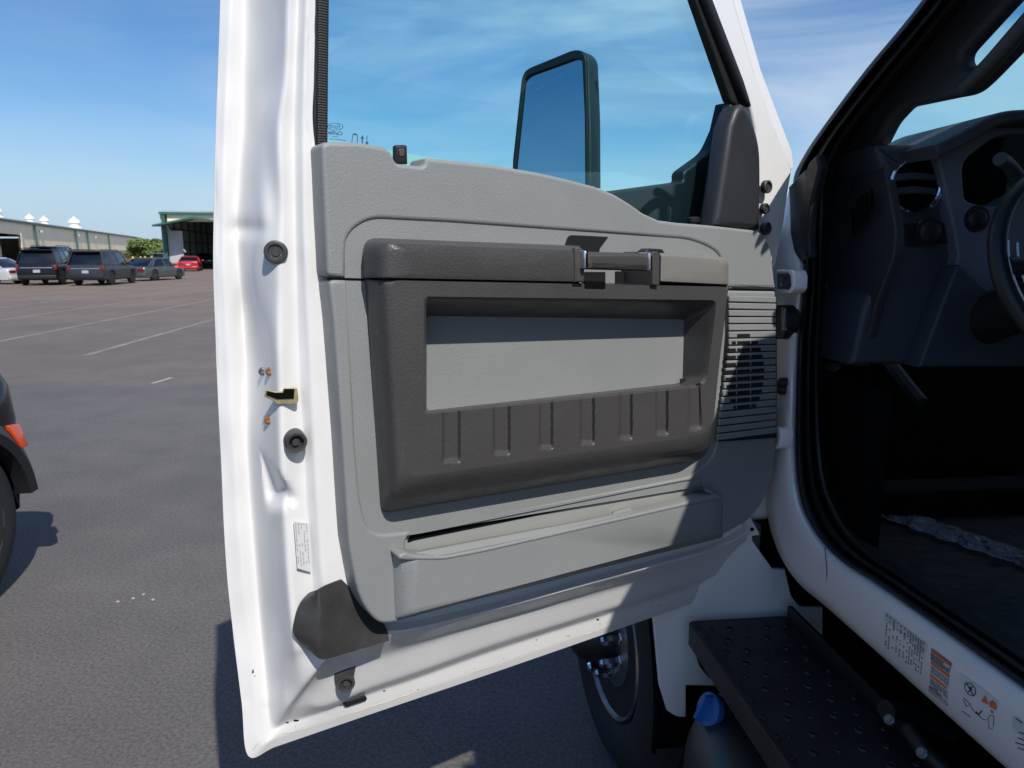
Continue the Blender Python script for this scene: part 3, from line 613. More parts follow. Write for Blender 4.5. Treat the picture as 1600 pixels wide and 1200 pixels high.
lon = [(514, 437, 10), (541, 438), (552, 620), (556, 700), (563, 780), (576, 838, 30), (650, 830, 20), (1078, 745), (1118, 715, 24), (1133, 600), (1137, 454)] + [p_ for p_ in lo_r[:11]] + [(588, 974, 24), (560, 935, 40), (545, 850), (530, 620), (521, 500)]
plate('upper_trim', DF, [upn], .0415, .050, M['grey'], door, .006, 4)
plate('lower_trim', DF, [lon, slot], .0415, .050, M['grey'], door, .005, 4)
plate('trim_recess', DF, [[(531, 334), (1140, 364), (1150, 600), (1125, 755), (574, 846), (535, 700)]], .0378, .02, M['grey'], door, 0, smooth=False)
plate('trim_split_line', DF, [[(512, 433.4), (1210, 452), (1210, 455.5), (512, 437.2)]], .0382, .002, M['void'], door, 0, smooth=False)

# map pocket at the bottom
pk = join(rings(DF, [([(612, 867, 4), (1130, 772, 6), (1129, 840, 4), (616, 968, 4)], .040),
                     ([(626, 868, 8), (1127, 773, 8), (1126, 837, 6), (630, 965, 8)], .058),
                     ([(646, 876, 12), (1116, 782, 8), (1116, 834, 8), (648, 958, 12)], .068)], 'last', n=(30, 4, 30, 4)))
link('map_pocket', pk, M['grey'], door, True)
plate('map_pocket_rim', DF, [[(623, 869, 3), (634, 863, 5), (650, 868, 8), (694, 869, 12), (760, 856), (1060, 788), (1116, 772, 5), (1100, 764, 4), (1127, 773, 6), (1125, 780, 4), (1060, 794), (760, 863), (694, 876, 14), (640, 876, 8), (624, 875, 3)]], .0696, .03, M['grey'], door, .0035, 4)
plate('map_pocket_back', DF, [[(620, 835), (1120, 740), (1120, 800), (620, 890)]], .031, .004, M['greys'], door, 0, smooth=False)
plate('map_pocket_lip_shade', DF, [[(636, 848, 4), (642, 836, 3), (1099, 749), (1101, 757), (900, 793), (648, 844)]], .0325, .003, M['void'], door, 0, smooth=False)  # dark strip painted in as the shade under the overhanging trim lip
link('map_pocket_divider', boxm(DF.mat(), *[0, 1], 0, 1, 0, 1) if 0 else rings(DF, [([(955, 799, 5), (982, 791, 5), (984, 812, 1), (956, 812, 1)], .032), ([(957, 800, 5), (984, 792, 5), (998, 812, 1), (958, 812, 1)], .05)], 'last'), M['greys'], door, True)

# storage box: grained dark surround with pocket and grooves
G7 = [(691, 720, 645, 724), (770, 798, 635, 712), (842, 865, 630, 703), (906, 930, 624, 696), (967, 989, 618, 688), (1024, 1045, 613, 681), (1075, 1096, 608, 674)]
def gdisp(x, y, w_):
    if w_ < .094 or y < 600: return 0
    for x0, x1, y0, y1 in G7:
        if x0 < x < x1 and y < y1:
            e = min((x - x0) / 3, (x1 - x) / 5, 1); yb = y1 - 3 * (1 - ((x - (x0 + x1) / 2) / ((x1 - x0) / 2)) ** 2) * -1
            k = min(1, (y1 - y) / 8); return -.0075 * max(0, min(e, 1)) * max(0, k)
    return 0
W1 = .105
sur = rings(DF, [([(570, 435, 2), (1139, 446, 3), (1106, 717, 26), (594, 803, 16)], .036),
                 ([(574, 436, 3), (1138, 446, 4), (1105, 715, 26), (600, 800, 18)], .052),
                 ([(590, 437, 6), (1138, 447, 8), (1108, 706, 30), (612, 782, 24)], .085),
                 ([(600, 437, 10), (1137, 448, 10), (1110, 695, 32), (622, 766, 26)], .098),
                 ([(612, 438, 12), (1136, 448, 12), (1113, 678, 32), (634, 748, 26)], W1),
                 ([(662, 463, 10), (1120, 469, 10), (1104, 604, 20), (662, 648, 8)], W1),
                 ([(666, 469, 9), (1115, 474, 10), (1100, 600, 20), (665, 644, 6)], W1 - .006),
                 ([(667, 497, 6), (1063, 502, 6), (1062, 598, 10), (667, 641, 6)], .030)], None, n=(60, 30, 300, 30), m=10, radial=(2, 3, 3, 2, 46, 2, 6), disp=gdisp)
link('storage_surround', evalmods(sur, [('SOLIDIFY', dict(thickness=.002, offset=-1))]) if 0 else sur, M['brown'], door, True)
plate('storage_back', DF, [[(640, 470), (1085, 470), (1085, 625), (640, 660)]], .030, .004, M['greys'], door, 0, smooth=False)
plate('storage_back_panel_line', DF, [[(892, 503), (894, 503), (896, 547), (1015, 544), (1015, 545.5), (895, 549)]], .0315, .001, M['dash2'], door, 0, smooth=False)
plate('storage_floor', DF, [[(1063, 592), (1094, 590, 6), (1090, 606, 5), (1067, 609)]], .05, .003, M['black'], door, .001)

# armrest caps and pull handle
WA = .110
arm = rings(DF, [([(567, 371, 22), (906, 384, 2), (906, 441, 2), (568, 434, 3)], .036),
                 ([(568, 371, 24), (906, 384, 3), (906, 441, 2), (569, 434, 3)], .055),
                 ([(584, 372, 24), (907, 385, 4), (907, 441, 2), (585, 434, 3)], .085),
                 ([(598, 374, 22), (907, 387, 6), (907, 441, 2), (598, 434.5, 3)], .101),
                 ([(612, 380, 16), (906, 392, 8), (906, 440, 3), (612, 434, 3)], WA - .002),
                 ([(640, 392, 8), (895, 402, 6), (895, 432, 3), (640, 428, 3)], WA)], 'last', n=(20, 6, 20, 6))
link('armrest', arm, M['brown'], door, True)
sw = rings(DF, [([(1022, 394, 2), (1138, 402, 14), (1138, 446, 3), (1022, 440, 2)], .036),
                ([(1026, 394, 2), (1138, 402, 14), (1138, 446, 3), (1026, 440, 2)], .085),
                ([(1030, 395, 4), (1138, 402, 14), (1138, 446, 3), (1030, 440, 2)], .101),
                ([(1033, 399, 5), (1134, 406, 12), (1134, 444, 3), (1032, 439, 2)], .108),
                ([(1040, 405, 5), (1128, 411, 8), (1128, 438, 3), (1040, 434, 2)], .109)], 'last', n=(12, 5, 12, 5))
link('switch_cover', sw, M['tan'], door, True)
plate('armrest_end', DF, [[(899, 386, 4), (909, 386, 4), (914, 396, 5), (914, 441), (899, 441)]], .1135, .07, M['brown'], door, .003)
plate('armrest_end', DF, [[(1020, 393, 3), (1029, 393, 3), (1031, 402, 2), (1031, 446), (1020, 445)]], .1125, .07, M['brown'], door, .002)
a0 = DF.un(921, 410, .108); a1 = DF.un(1015, 413, .108)
hm = mat('knurled_grip', (.055, .05, .048), .5)
hb = hm.node_tree; bb = hb.nodes['Principled BSDF']; tcn = hb.nodes.new('ShaderNodeTexCoord'); ck = hb.nodes.new('ShaderNodeTexChecker'); ck.inputs['Scale'].default_value = 520
mpn = hb.nodes.new('ShaderNodeMapping'); mpn.inputs['Rotation'].default_value = (.6, .4, .78); hb.links.new(tcn.outputs['Object'], mpn.inputs[0]); hb.links.new(mpn.outputs[0], ck.inputs['Vector'])
bpn = hb.nodes.new('ShaderNodeBump'); bpn.inputs['Strength'].default_value = .5; bpn.inputs['Distance'].default_value = .001; hb.links.new(ck.outputs['Fac'], bpn.inputs['Height']); hb.links.new(bpn.outputs[0], bb.inputs['Normal'])
def bar(px0, px1, y0, y1, hgt, w_, th, m, name):
    return plate(name, DF, [[(px0, y0, 4), (px1, y0 + (y1 - y0), 4), (px1, y1 + hgt, 4), (px0, y0 + hgt, 4)]], w_, th, m, door, .009, 5)
plate('pull_handle', DF, [[(917, 393), (1018, 396), (1018, 424, 2), (917, 421, 2)]], .123, .026, hm, door, .010, 6)
for x, yy in ((916, 391), (1017, 394)):
    plate('chrome_ring', DF, [[(x - 2, yy, 2), (x + 4, yy + .3, 2), (x + 4, yy + 29, 2), (x - 2, yy + 29, 2)]], .1255, .03, M['chrome'], door, .006, 5)
plate('handle_recess', DF, [[(914, 439), (946, 440), (946, 451, 2), (914, 450, 2)]], .1062, .003, M['void'], door, 0, smooth=False)
plate('handle_recess', DF, [[(912, 425), (946, 425), (946, 454), (914, 454)]], .045, .006, M['black'], door, 0, smooth=False)
plate('handle_recess', DF, [[(965, 424), (1022, 424), (1022, 440), (965, 446)]], .045, .006, M['black'], door, 0, smooth=False)
plate('release_lever_recess', DF, [[(888, 367, 7), (951, 370, 2), (937, 389), (936, 400), (884, 400), (882, 385)]], .0384, .003, M['black'], door, 0, smooth=False)
plate('window_switch', DF, [[(1008, 393, 2), (1014, 388, 2), (1036, 389, 2), (1040, 396, 2), (1030, 399), (1010, 398)]], .10, .02, M['black'], door, .003)

# speaker grille: slats over a dark back
plate('speaker_back', DF, [[(1141, 464), (1214, 464), (1213, 684), (1124, 690)]], .0445, .003, M['black'], door, 0, smooth=False)
def yk(x, y): return y + (x - 1140) * (.02 - (y - 470) * .00072)
k = 0; y = 462.0
while y < 686:
    x0 = 1140 - max(0, (y - 540)) * .135; x1 = 1213
    plate('speaker_slat', DF, [[(x0, yk(x0, y), 1), (x1, yk(x1, y), 1), (x1, yk(x1, y) + 9.2, 1), (x0, yk(x0, y) + 9.2, 1)]], .050, .006, M['grey'], door, .0016, 2)
    if 516 < y < 640:
        hw_ = 30 * math.sqrt(max(.12, 1 - ((y - 578) / 66) ** 2)); cx_ = 1164
        for xa, xb in ((cx_ - hw_, cx_ - 14), (cx_ - 12, cx_ + 8), (cx_ + 10, cx_ + hw_)):
            if xb - xa > 3: plate('speaker_opening', DF, [[(xa, yk(xa, y) + 3.6), (xb, yk(xb, y) + 3.6), (xb, yk(xb, y) + 8.6), (xa, yk(xa, y) + 8.6)]],   .0505, .002, M['black'], door, 0, smooth=False)
    y += 11.3

# lock knob, small post
plate('lock_knob', DF, [[(618, 226, 4), (637, 226, 4), (638, 256), (618, 256)]], .030, .012, M['black'], door, .004)
plate('lock_knob_face', DF, [[(623, 232, 3), (633, 232, 3), (632, 244, 4), (625, 245, 3)]], .0315, .003, mat('brown_knob_mark', (.09, .06, .05), .5), door, .001)
link('lock_post', lathe(DF.un(1083, 354, .0), Z, [(0, .008), (.008, .008), (.009, .012), (.016, .0125), (.018, .010), (.018, .001)], 20), M['black'], door, True)
# rubber bumpers
Dn = DF.n; Dx = DF.x
def bumper(px, py, w_, r_, h_, ax, name='rubber_bumper', m=M['guard']):
    c = DF.un(px, py, (sw0(px, py) if name == 'rubber_bumper' else w_) + .001)
    o = link(name, lathe(c, ax, [(-.004, r_), (0, r_), (h_ * .8, r_ * .98), (h_, r_ * .88), (h_ * .96, r_ * .66), (h_ * .55, r_ * .58), (h_ * .5, r_ * .5), (h_ * .5, r_ * .38), (h_ * .75, r_ * .34), (h_ * .75, .0005)], 32), m, door, True); return o
axs = (Dn * .92 - Dx * .38).normalized()
bumper(431, 394, -.008, .0155, .005, axs); bumper(459, 686, -.012, .0155, .020, (Dn * .8 - Dx * .1 + Z * -.05).normalized()); bumper(539, 1061, -.02, .0145, .018, (Dn * .9 - Dx * .25).normalized())
plate('bumper_strap', DF, [[(517, 1015), (562, 1008), (553, 1060, 6), (554, 1074, 10), (534, 1084, 10), (524, 1068, 6), (521, 1040)]], sw0(537, 1050) + .003, .004, M['guard'], door, .001)
for x, y, r_ in ((1197, 292, .0135), (1194, 326, .011), (1196, 357, .0135)): bumper(x, y, .0, r_, .007, Dn, 'rubber_plug')
# latch opening and screws
af = Fr(DF.un(440, 620, sw0(440, 620) - .004), (DF.x * .93 + DF.n * -.0 + DF.n * .38), Z)
def afx(px, py): return (px, py)
plate('latch_opening', af, [[(415, 609), (430, 612), (441, 612), (443, 606, 2), (464, 606, 3), (466, 620), (466, 628, 3), (462, 632, 2), (432, 632), (426, 626), (413, 620)]], .010, .003, M['brass'], door, .001)
plate('latch_opening', af, [[(417, 611), (430, 614), (442, 614), (444, 608, 2), (460, 608, 2), (459, 623), (433, 624), (428, 622), (416, 617)]], .0112, .002, M['void'], door, 0, smooth=False)
for x, y, m_2 in ((411, 580, 'zinc'), (422, 580, 'rust'), (420, 656, 'rust')):
    c = DF.un(x, y, sw0(x, y) + .003); link('latch_screw', lathe(c, axs, [(0, .0062), (.004, .0058), (.006, .0035), (.0045, .0025), (.0045, .0004)], 14), M[m_2], door, True)
# drain plug and body holes
for lp in ([(534, 1098, 4), (572, 1087, 4), (575, 1094, 4), (540, 1106, 4)],): plate('drain_plug', DF, [lp], sw0(554, 1096) + .008, .006, M['black'], door, .002)
def hole(px, py, rx, ry, w_, name='drain_hole', m=M['void']):
    plate(name, DF, [[(px - rx, py - ry, 2), (px + rx, py - ry, 2), (px + rx, py + ry, 2), (px - rx, py + ry, 2)]], sw0(px, py) + .0018, .002, m, door, 0, smooth=False)
for q in ((449, 1128, 2.5, 2, -.062), (463, 1125, 4, 2.2, -.060), (600, 1079, 2, 1.6, -.064), (838, 999, 2, 1.6, -.066), (934, 968, 2, 1.6, -.066), (1020, 940, 1.6, 1.5, -.07), (1096, 915, 1.6, 1.5, -.07)): hole(*q)
# seam sealer along the hem
def seam(pts, name, r_, m): return link(name, tube([DF.un(*q) for q in pts], r_, 6, 6), m, door, True)
seam([(x_, y_, sw0(x_, y_) + .0005) for x_, y_ in ((395, 1172), (404, 1160), (420, 1152), (436, 1147), (470, 1140), (502, 1130), (580, 1104), (650, 1081), (720, 1057), (780, 1037), (860, 1009), (950, 979), (1020, 955), (1090, 931), (1175, 899))], 'seam_sealer', .0011, M['seal'])
seam([(x_, y_, sw0(x_, y_)) for x_, y_ in ((356, -50), (354, 60), (352, 120), (350, 180), (349, 230), (346, 290), (345, 340))], 'seam_sealer', .0007, M['lightink'])
plate('rust_mark', DF, [[(392, 1046), (398, 1044, 1), (397, 1052), (393, 1054)]], -.099, .0, M['stain'], door) if 0 else None
def stain(px, py, rx, ry, m, name, k_=9, seed=1):
    r_ = random.Random(seed); lp = [(px + rx * math.cos(6.283 * i / k_) * (.5 + r_.random()), py + ry * math.sin(6.283 * i / k_) * (.5 + r_.random())) for i in range(k_)]
    ctr = DF.un(px, py, sw0(px, py) + .0012); vs_ = [ctr] + [DF.un(x, y, sw0(x, y) + .0012) for x, y in lp]
    link(name, mesh(vs_, [(0, i + 1, (i + 1) % k_ + 1) for i in range(k_)]), m, door)
chip = mat('bare_metal_chip', (.06, .055, .05), .7)
stain(395, 1049, 2.2, 3.4, chip, 'paint_chip'); stain(398, 1056, 1, 1.6, chip, 'paint_chip', 6, 2); stain(421, 499, 3, 1.0, chip, 'paint_chip', 7, 4)
rustm = mat('rust_streak', (.50, .34, .16), .8, var=.2, varscale=80)
stain(463, 1137, 1.2, 8, rustm, 'rust_streak', 8, 5); stain(455, 1146, 2.2, 1.2, rustm, 'rust_streak', 7, 6); stain(453, 1080, 2, 1.2, rustm, 'rust_streak', 7, 7); stain(446, 1076, 1.2, .8, rustm, 'rust_streak', 7, 8); stain(470, 1098, 1.4, 1, rustm, 'rust_streak', 7, 9)
for i_ in range(26):
    r_ = random.Random(i_ + 50); x_ = 600 + 580 * r_.random(); y_ = 1118 - (x_ - 570) * .348 - 14 + 4 * (r_.random() - .5); stain(x_, y_, 1.5 + 3.5 * r_.random(), .5 + .4 * r_.random(), rustm if r_.random() < .6 else chip, 'seam_dirt', 7, i_)
# black rubber corner guard
def gl_(x, y): return (x, y, sw0(x, y) + .010)
grow = [[gl_(484, 927), (497, 921, .018), (507, 915, .014), (532, 905, .000)], [gl_(470, 942), (498, 945, .022), (513, 940, .018), (558, 930, .000)], [gl_(461, 965), (499, 972, .025), (522, 967, .016), (582, 955, .000)],
        [gl_(460, 990), (500, 1000, .025), (533, 993, .013), (602, 980, .001)], [gl_(478, 1011), (503, 1031, .020), (552, 1017, .014), (607, 1001, .006)]]
link('corner_guard', sheet(DF, grow, 6, 8, None, .003, 2), M['guard'], door, True)
# data sticker with rows of tiny print
wst = sw0(472, 858)
_p = DF.un(463, 858, sw0(463, 858)); _q = DF.un(481, 858, sw0(481, 858)); _e = _q - _p; _e.z = 0
lfr = Fr(DF.un(472, 858, wst), _e, Z)
def pxrect(x0, y0, x1, y1): return [(x0, y0), (x1, y0), (x1, y1), (x0, y1)]
plate('print_sticker', lfr, [[(459, 814), (482, 819), (486, 894), (465, 888)]], .007, .0006, mat('clear_sticker', (.68, .68, .68), .4), door, 0, smooth=False)
tx = []; rnd = random.Random(3)
for c_ in range(5):
    x = 461 + c_ * 4.2; y = 817
    while y < 880:
        l_ = 2 + rnd.random() * 5; k = (y - 815) * .07
        if rnd.random() < .85: tx.append(flat(lfr, [[(x + k, y), (x + k + 1.7, y + .4), (x + k + 1.9, y + l_), (x + k + .2, y + l_ - .4)]], .0074, .0003))
        y += l_ + 1.2
link('print_lines', join(*tx), mat('pale_print', (.42, .42, .43), .6), door)
# glass markings seen from behind
ink = mat('glass_marking', (.02, .08, .16), .5)
ov = [(524 + 12.5 * math.cos(t), 198 + 6 * math.sin(t)) for t in [2 * math.pi * i / 40 for i in range(40)]]
oi = [(524 + 11.5 * math.cos(t), 198 + 5.2 * math.sin(t)) for t in [2 * math.pi * i / 40 for i in range(40)]]
gk = [flat(DF, [ov, oi], -.0385, .0004), textm(DF, 'Ford', 524, 198, -.0386, .0085, True, italic=.3), textm(DF, 'Carlite', 524, 208, -.0386, .0075, True, bold=True),
      flat(DF, [[(519, 213), (528, 213.4), (528, 214.2), (519, 213.8)]], -.0385, .0004), flat(DF, [[(514, 217), (521, 217.5), (521, 218.3), (514, 217.8)]], -.0385, .0004), flat(DF, [[(523, 217.4), (541, 219), (541, 219.8), (523, 218.2)]], -.0385, .0004)]
gk.append(flat(DF, [[(549, 224), (551, 210, 1), (553, 208), (557, 209), (559, 211, 1), (559, 224.5)], [(550, 223), (552, 210.6), (558, 211.6), (558, 223.6)]], -.0385, .0004))
gk.append(flat(DF, [[(565.4, 228), (565.4, 217), (563.5, 217), (566.3, 211), (569, 217), (567, 217), (567, 228)]], -.0385, .0004))
gk.append(flat(DF, [[(573, 212), (574, 212), (574, 222), (576, 222), (573.5, 228), (571, 222), (573, 222)]], -.0385, .0004))
link('glass_marking', join(*gk), ink, door)

# side mirror outside the pane
mw = -.33
MF = Fr(DF.un(862, 190, mw), (.73, -.68, 0), Z + Vector((-.68, -.73, 0)) * -.04)
plate('side_mirror', MF, [[(799, 330), (801, 250), (815, 120, 10), (822, 108, 10), (895, 78, 8), (908, 78, 6), (917, 90, 8), (921, 180, 20), (922, 330)]], 0, .045, mat('mirror_housing', (.03, .035, .04), .4), door, .010)
plate('mirror_rim', MF, [[(799, 330), (801, 250), (815, 120, 10), (822, 108, 10), (895, 78, 8), (908, 78, 6), (915, 90, 8), (917, 180, 20), (918, 330)], [(802, 328), (804, 262), (818, 126, 8), (826, 118, 8), (898, 92, 4), (909, 94, 4), (913, 180), (914, 328)]], .009, .009, M['black'], door, .002)
plate('mirror_face', MF, [[(803, 329), (806, 262), (820, 124, 6), (828, 114, 6), (900, 87, 4), (910, 90, 4), (914, 180), (915, 329)]], .003, .002, M['mirror'], door, 0, smooth=False)
# arm and base of the mirror, seen dark through the glass
plate('mirror_arm', DF, [[(940, 301), (965, 297), (1068, 283, 4), (1068, 268, 6), (1090, 252, 10), (1112, 236, 14), (1128, 200), (1137, 160), (1165, 160), (1160, 420), (940, 420)]], -.06, .035, M['black'], door, .006)
link('mirror_arm', tube([DF.un(870, 380, -.35), DF.un(880, 380, -.30), DF.un(1000, 330, -.16), DF.un(1080, 310, -.09)], .018, 12, 4), M['black'], door, True)

# ------------------------------------------------------------------ cab body side round the opening
def sw_(x, y, a): return (x, y, -a)
cabst = [[sw_(1236, 292, .82), sw_(1243, 300, .80), sw_(1256, 300, .80), sw_(1268, 300, .83)],
         [sw_(1216, 360, .80), sw_(1226, 362, .78), sw_(1250, 364, .785), sw_(1266, 366, .82)],
         [sw_(1211, 430, .80), sw_(1222, 430, .775), sw_(1250, 430, .778), sw_(1262, 430, .81)],
         [sw_(1211, 520, .79), sw_(1220, 520, .77), sw_(1241, 520, .77), sw_(1251, 520, .80)],
         [sw_(1210, 620, .79), sw_(1219, 620, .765), sw_(1238, 620, .765), sw_(1247, 620, .80)],
         [sw_(1207, 700, .785), sw_(1215, 700, .762), sw_(1236, 700, .765), sw_(1246, 700, .80)],
         [sw_(1198, 770, .785), sw_(1207, 766, .76), sw_(1238, 758, .765), sw_(1250, 756, .80)],
         [sw_(1203, 820, .785), sw_(1212, 814, .76), sw_(1248, 802, .765), sw_(1261, 800, .80)],
         [sw_(1222, 872, .785), sw_(1231, 864, .76), sw_(1272, 846, .765), sw_(1286, 840, .80)],
         [sw_(1250, 912, .785), sw_(1258, 904, .76), sw_(1306, 884, .765), sw_(1322, 874, .80)],
         [sw_(1290, 946, .785), sw_(1297, 938, .76), sw_(1348, 914, .765), sw_(1366, 902, .80)],
         [sw_(1342, 992, .785), sw_(1346, 984, .76), sw_(1410, 958, .765), sw_(1428, 944, .80)],
         [sw_(1420, 1061, .785), sw_(1424, 1053, .76), sw_(1500, 1024, .765), sw_(1520, 1008, .80)],
         [sw_(1538, 1166, .785), sw_(1540, 1156, .76), sw_(1612, 1106, .765), sw_(1634, 1092, .80)],
         [sw_(1700, 1310, .785), sw_(1702, 1300, .76), sw_(1790, 1238, .765), sw_(1812, 1220, .80)],
         [sw_(2600, 2115, .785), sw_(2602, 2105, .76), sw_(2700, 1900, .765), sw_(2722, 1880, .80)]]
def cabdisp(x, y): return .004 * gs(x, y, 1235, 600, 8, 60) - .005 * gs(x, y, 1232, 560, 6, 20) - .004 * gs(x, y, 1238, 470, 10, 30) + .0006 * pnoise(Vector((x * .03, y * .03, 9)))
cab = link('cab_side', sheet(SF, cabst, 8, 6, cabdisp, .003), M['white'], truck, True)
# A-pillar weather strip loop: three ridges of black rubber
loop_o = [(1548, -160), (1442, 0), (1355, 107), (1295, 187), (1257, 243), (1240, 284), (1250, 330), (1259, 420), (1250, 520), (1246, 620), (1245, 700), (1249, 760), (1260, 805), (1285, 848), (1320, 880), (1366, 908), (1428, 952), (1520, 1016), (1634, 1098), (1812, 1226)]
loop_i = [(1640, -160), (1512, 0), (1430, 98), (1368, 168), (1328, 224), (1308, 280), (1298, 350), (1290, 450), (1287, 560), (1289, 640), (1294, 700), (1303, 750), (1320, 790), (1345, 830), (1385, 868), (1430, 900), (1500, 945), (1600, 1010), (1720, 1090), (1900, 1210)]
prof = [(0, .80), (.06, .776), (.14, .778), (.22, .80), (.30, .792), (.42, .79), (.50, .82), (.58, .812), (.72, .815), (.8, .85), (1, .90)]
ls = []
for (xo, yo), (xi, yi) in zip(loop_o, loop_i): ls.append([(xo + (xi - xo) * t, yo + (yi - yo) * t, -a) for t, a in prof])
link('door_seal', sheet(SF, ls, 6, 2, None, .002), M['rubber'], truck, True)
# hinge-side details
def S_(name, lp, a, th, m, par=cab, bev=.002): return plate(name, SF, [lp] if not isinstance(lp[0], list) else lp, -a, th, m, par, bev)
bluem = M['white']
S_('hinge_bracket', [[(1213, 421, 2), (1238, 422, 4), (1241, 432), (1240, 452, 4), (1234, 459, 3), (1212, 457, 1), (1212, 452), (1232, 453), (1236, 446), (1235, 432), (1231, 426), (1213, 425)]], .735, .03, bluem)
S_('hinge', [(1214, 427), (1230, 427, 3), (1234, 434), (1234, 446, 3), (1230, 452, 3), (1214, 452)], .755, .02, M['dash2'])
link('hinge_bolt', lathe(SF.un(1226, 440, -.755), -R, [(0, .010), (.008, .009), (.010, .005), (.010, .0005)], 6), M['steel'], cab)
S_('wiring_boot', [(1213, 477), (1224, 476, 5), (1230, 490, 6), (1230, 512, 8), (1222, 530, 6), (1213, 530)], .748, .03, M['rubber'])
S_('wiring_clip', [(1220, 480), (1226, 481), (1225, 510), (1229, 516), (1221, 516)], .735, .004, M['zinc'])
for x, y in ((1219, 602), (1233, 597), (1231, 609)): link('door_stop', lathe(SF.un(x, y, -.765), -R, [(-.01, .010), (.018, .0105), (.022, .008), (.022, .0005)], 16), M['rubber'], cab, True)
S_('hinge_bracket', [[(1210, 666, 2), (1218, 669, 3), (1220, 680), (1217, 700, 3), (1210, 702, 1), (1211, 698), (1215, 690), (1215, 676), (1210, 671)]], .735, .03, bluem)
S_('cowl_trim', [(1231, 292), (1246, 276, 4), (1259, 262, 6), (1262, 300), (1252, 340), (1256, 380), (1262, 404, 4), (1252, 412, 3), (1240, 396, 8), (1234, 366), (1233, 330)], .772, .02, M['black'], bev=.006)
S_('cowl_trim', [(1262, 255, 4), (1276, 240, 6), (1280, 262), (1266, 320, 10), (1262, 372), (1264, 402), (1256, 390), (1250, 340), (1254, 290)], .760, .02, M['rubber'], bev=.006)
# body shell (keeps the cab dark and casts the truck's shadow)
def tb(a0, a1, b0, b1, z0, z1):
    m = Matrix((R, H, Z)).transposed().to_4x4(); return boxm(m, a0, a1, b0, b1, z0, z1)
# roof edge rail following the shadow line on the door
er = [(.80, .88, 1.985), (.80, .72, 2.02), (.80, .52, 2.08), (.80, .25, 2.16), (.80, -1.5, 2.20)]
vs = []
for a, b_, z in er: vs += [T(a, b_, z), T(a + .18, b_, z + .12), T(a + .9, b_, z + .17), T(2.55, b_, z + .17), T(2.9, b_, z)]
vt = [v_ + Vector((0, 0, -.03)) for v_ in vs]
fs = []
for i in range(len(er) - 1):
    for j in range(4): fs.append((i * 5 + j, i * 5 + j + 1, (i + 1) * 5 + j + 1, (i + 1) * 5 + j))
rfm = mesh(vs, fs); rfm = evalmods(rfm, [('SOLIDIFY', dict(thickness=.03))])
link('cab_roof', rfm, M['white'], truck, False)
link('headliner', mesh([T(.86, .86, 2.0), T(2.8, .86, 2.02), T(2.8, -1.4, 2.12), T(.86, -1.4, 2.12)], [(0, 1, 2, 3)]), M['dash'], truck)
link('header_sun_block', join(tb(.93, 2.8, .86, 1.12, 2.12, 2.15), tb(.93, 2.8, .86, .88, 2.0, 2.15)), M['dash'], truck)  # panels added ahead of the roof to keep sun off the firewall
link('cab_rear_side', join(tb(.77, .86, -1.5, .12, .95, 2.18), tb(.775, .82, .12, .14, .95, 2.1)), M['white'], truck)
link('cab_back', tb(.78, 2.85, -1.55, -1.5, .6, 2.2), M['white'], truck)
link('far_side', join(tb(2.82, 2.88, -1.5, 1.9, .6, 1.75), tb(2.82, 2.88, -1.5, -.4, 1.75, 2.1)), M['white'], truck)
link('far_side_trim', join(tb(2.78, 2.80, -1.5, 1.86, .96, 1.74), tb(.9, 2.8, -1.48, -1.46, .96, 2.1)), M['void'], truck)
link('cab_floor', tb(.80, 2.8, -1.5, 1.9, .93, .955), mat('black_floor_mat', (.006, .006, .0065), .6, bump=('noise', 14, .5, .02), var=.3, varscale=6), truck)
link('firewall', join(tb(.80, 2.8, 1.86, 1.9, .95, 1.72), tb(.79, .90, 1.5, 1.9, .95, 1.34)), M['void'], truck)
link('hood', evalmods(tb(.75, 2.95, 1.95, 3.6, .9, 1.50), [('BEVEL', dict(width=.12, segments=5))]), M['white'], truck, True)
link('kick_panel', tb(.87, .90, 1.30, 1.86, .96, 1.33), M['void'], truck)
plate('vent_handle', SF, [[(1288, 568), (1305, 568), (1309, 574), (1296, 586), (1288, 602), (1285, 601)]], -.89, .01, mat('grey_release_handle', (.08, .085, .09), .5), truck, .002)

# A-pillar trim with grab handle
pt = [(1610, -160), (1482, 0), (1400, 98), (1345, 168), (1306, 224), (1290, 280), (1285, 340), (1352, 236), (1370, 225), (1386, 193, 10), (1410, 167, 8), (1430, 163), (1482, 152, 10), (1510, 147, 20), (1532, 127, 20), (1600, 55), (1720, -80), (1800, -160)]
ph = [(1496, 88, 14), (1575, 0), (1660, -90, 10), (1690, -70, 10), (1600, 27), (1530, 100, 22), (1505, 106, 12)]
plate('pillar_trim', SF, [pt, ph], -.90, .035, M['pillar'], truck, .012, 5)
link('grab_handle', tube([SF.un(1510, 135, -.885), SF.un(1545, 102, -.875), SF.un(1600, 40, -.87), SF.un(1680, -50, -.875)], .013, 12, 5), M['pillar'], truck, True)
# windscreen
wg = mesh([T(.90, 1.60, 1.60), T(2.8, 1.60, 1.60), T(2.8, 1.16, 2.25), T(.90, 1.16, 2.25)], [(0, 1, 2, 3)])
link('windscreen', evalmods(wg, [('SOLIDIFY', dict(thickness=.005))]), M['glass'], truck)

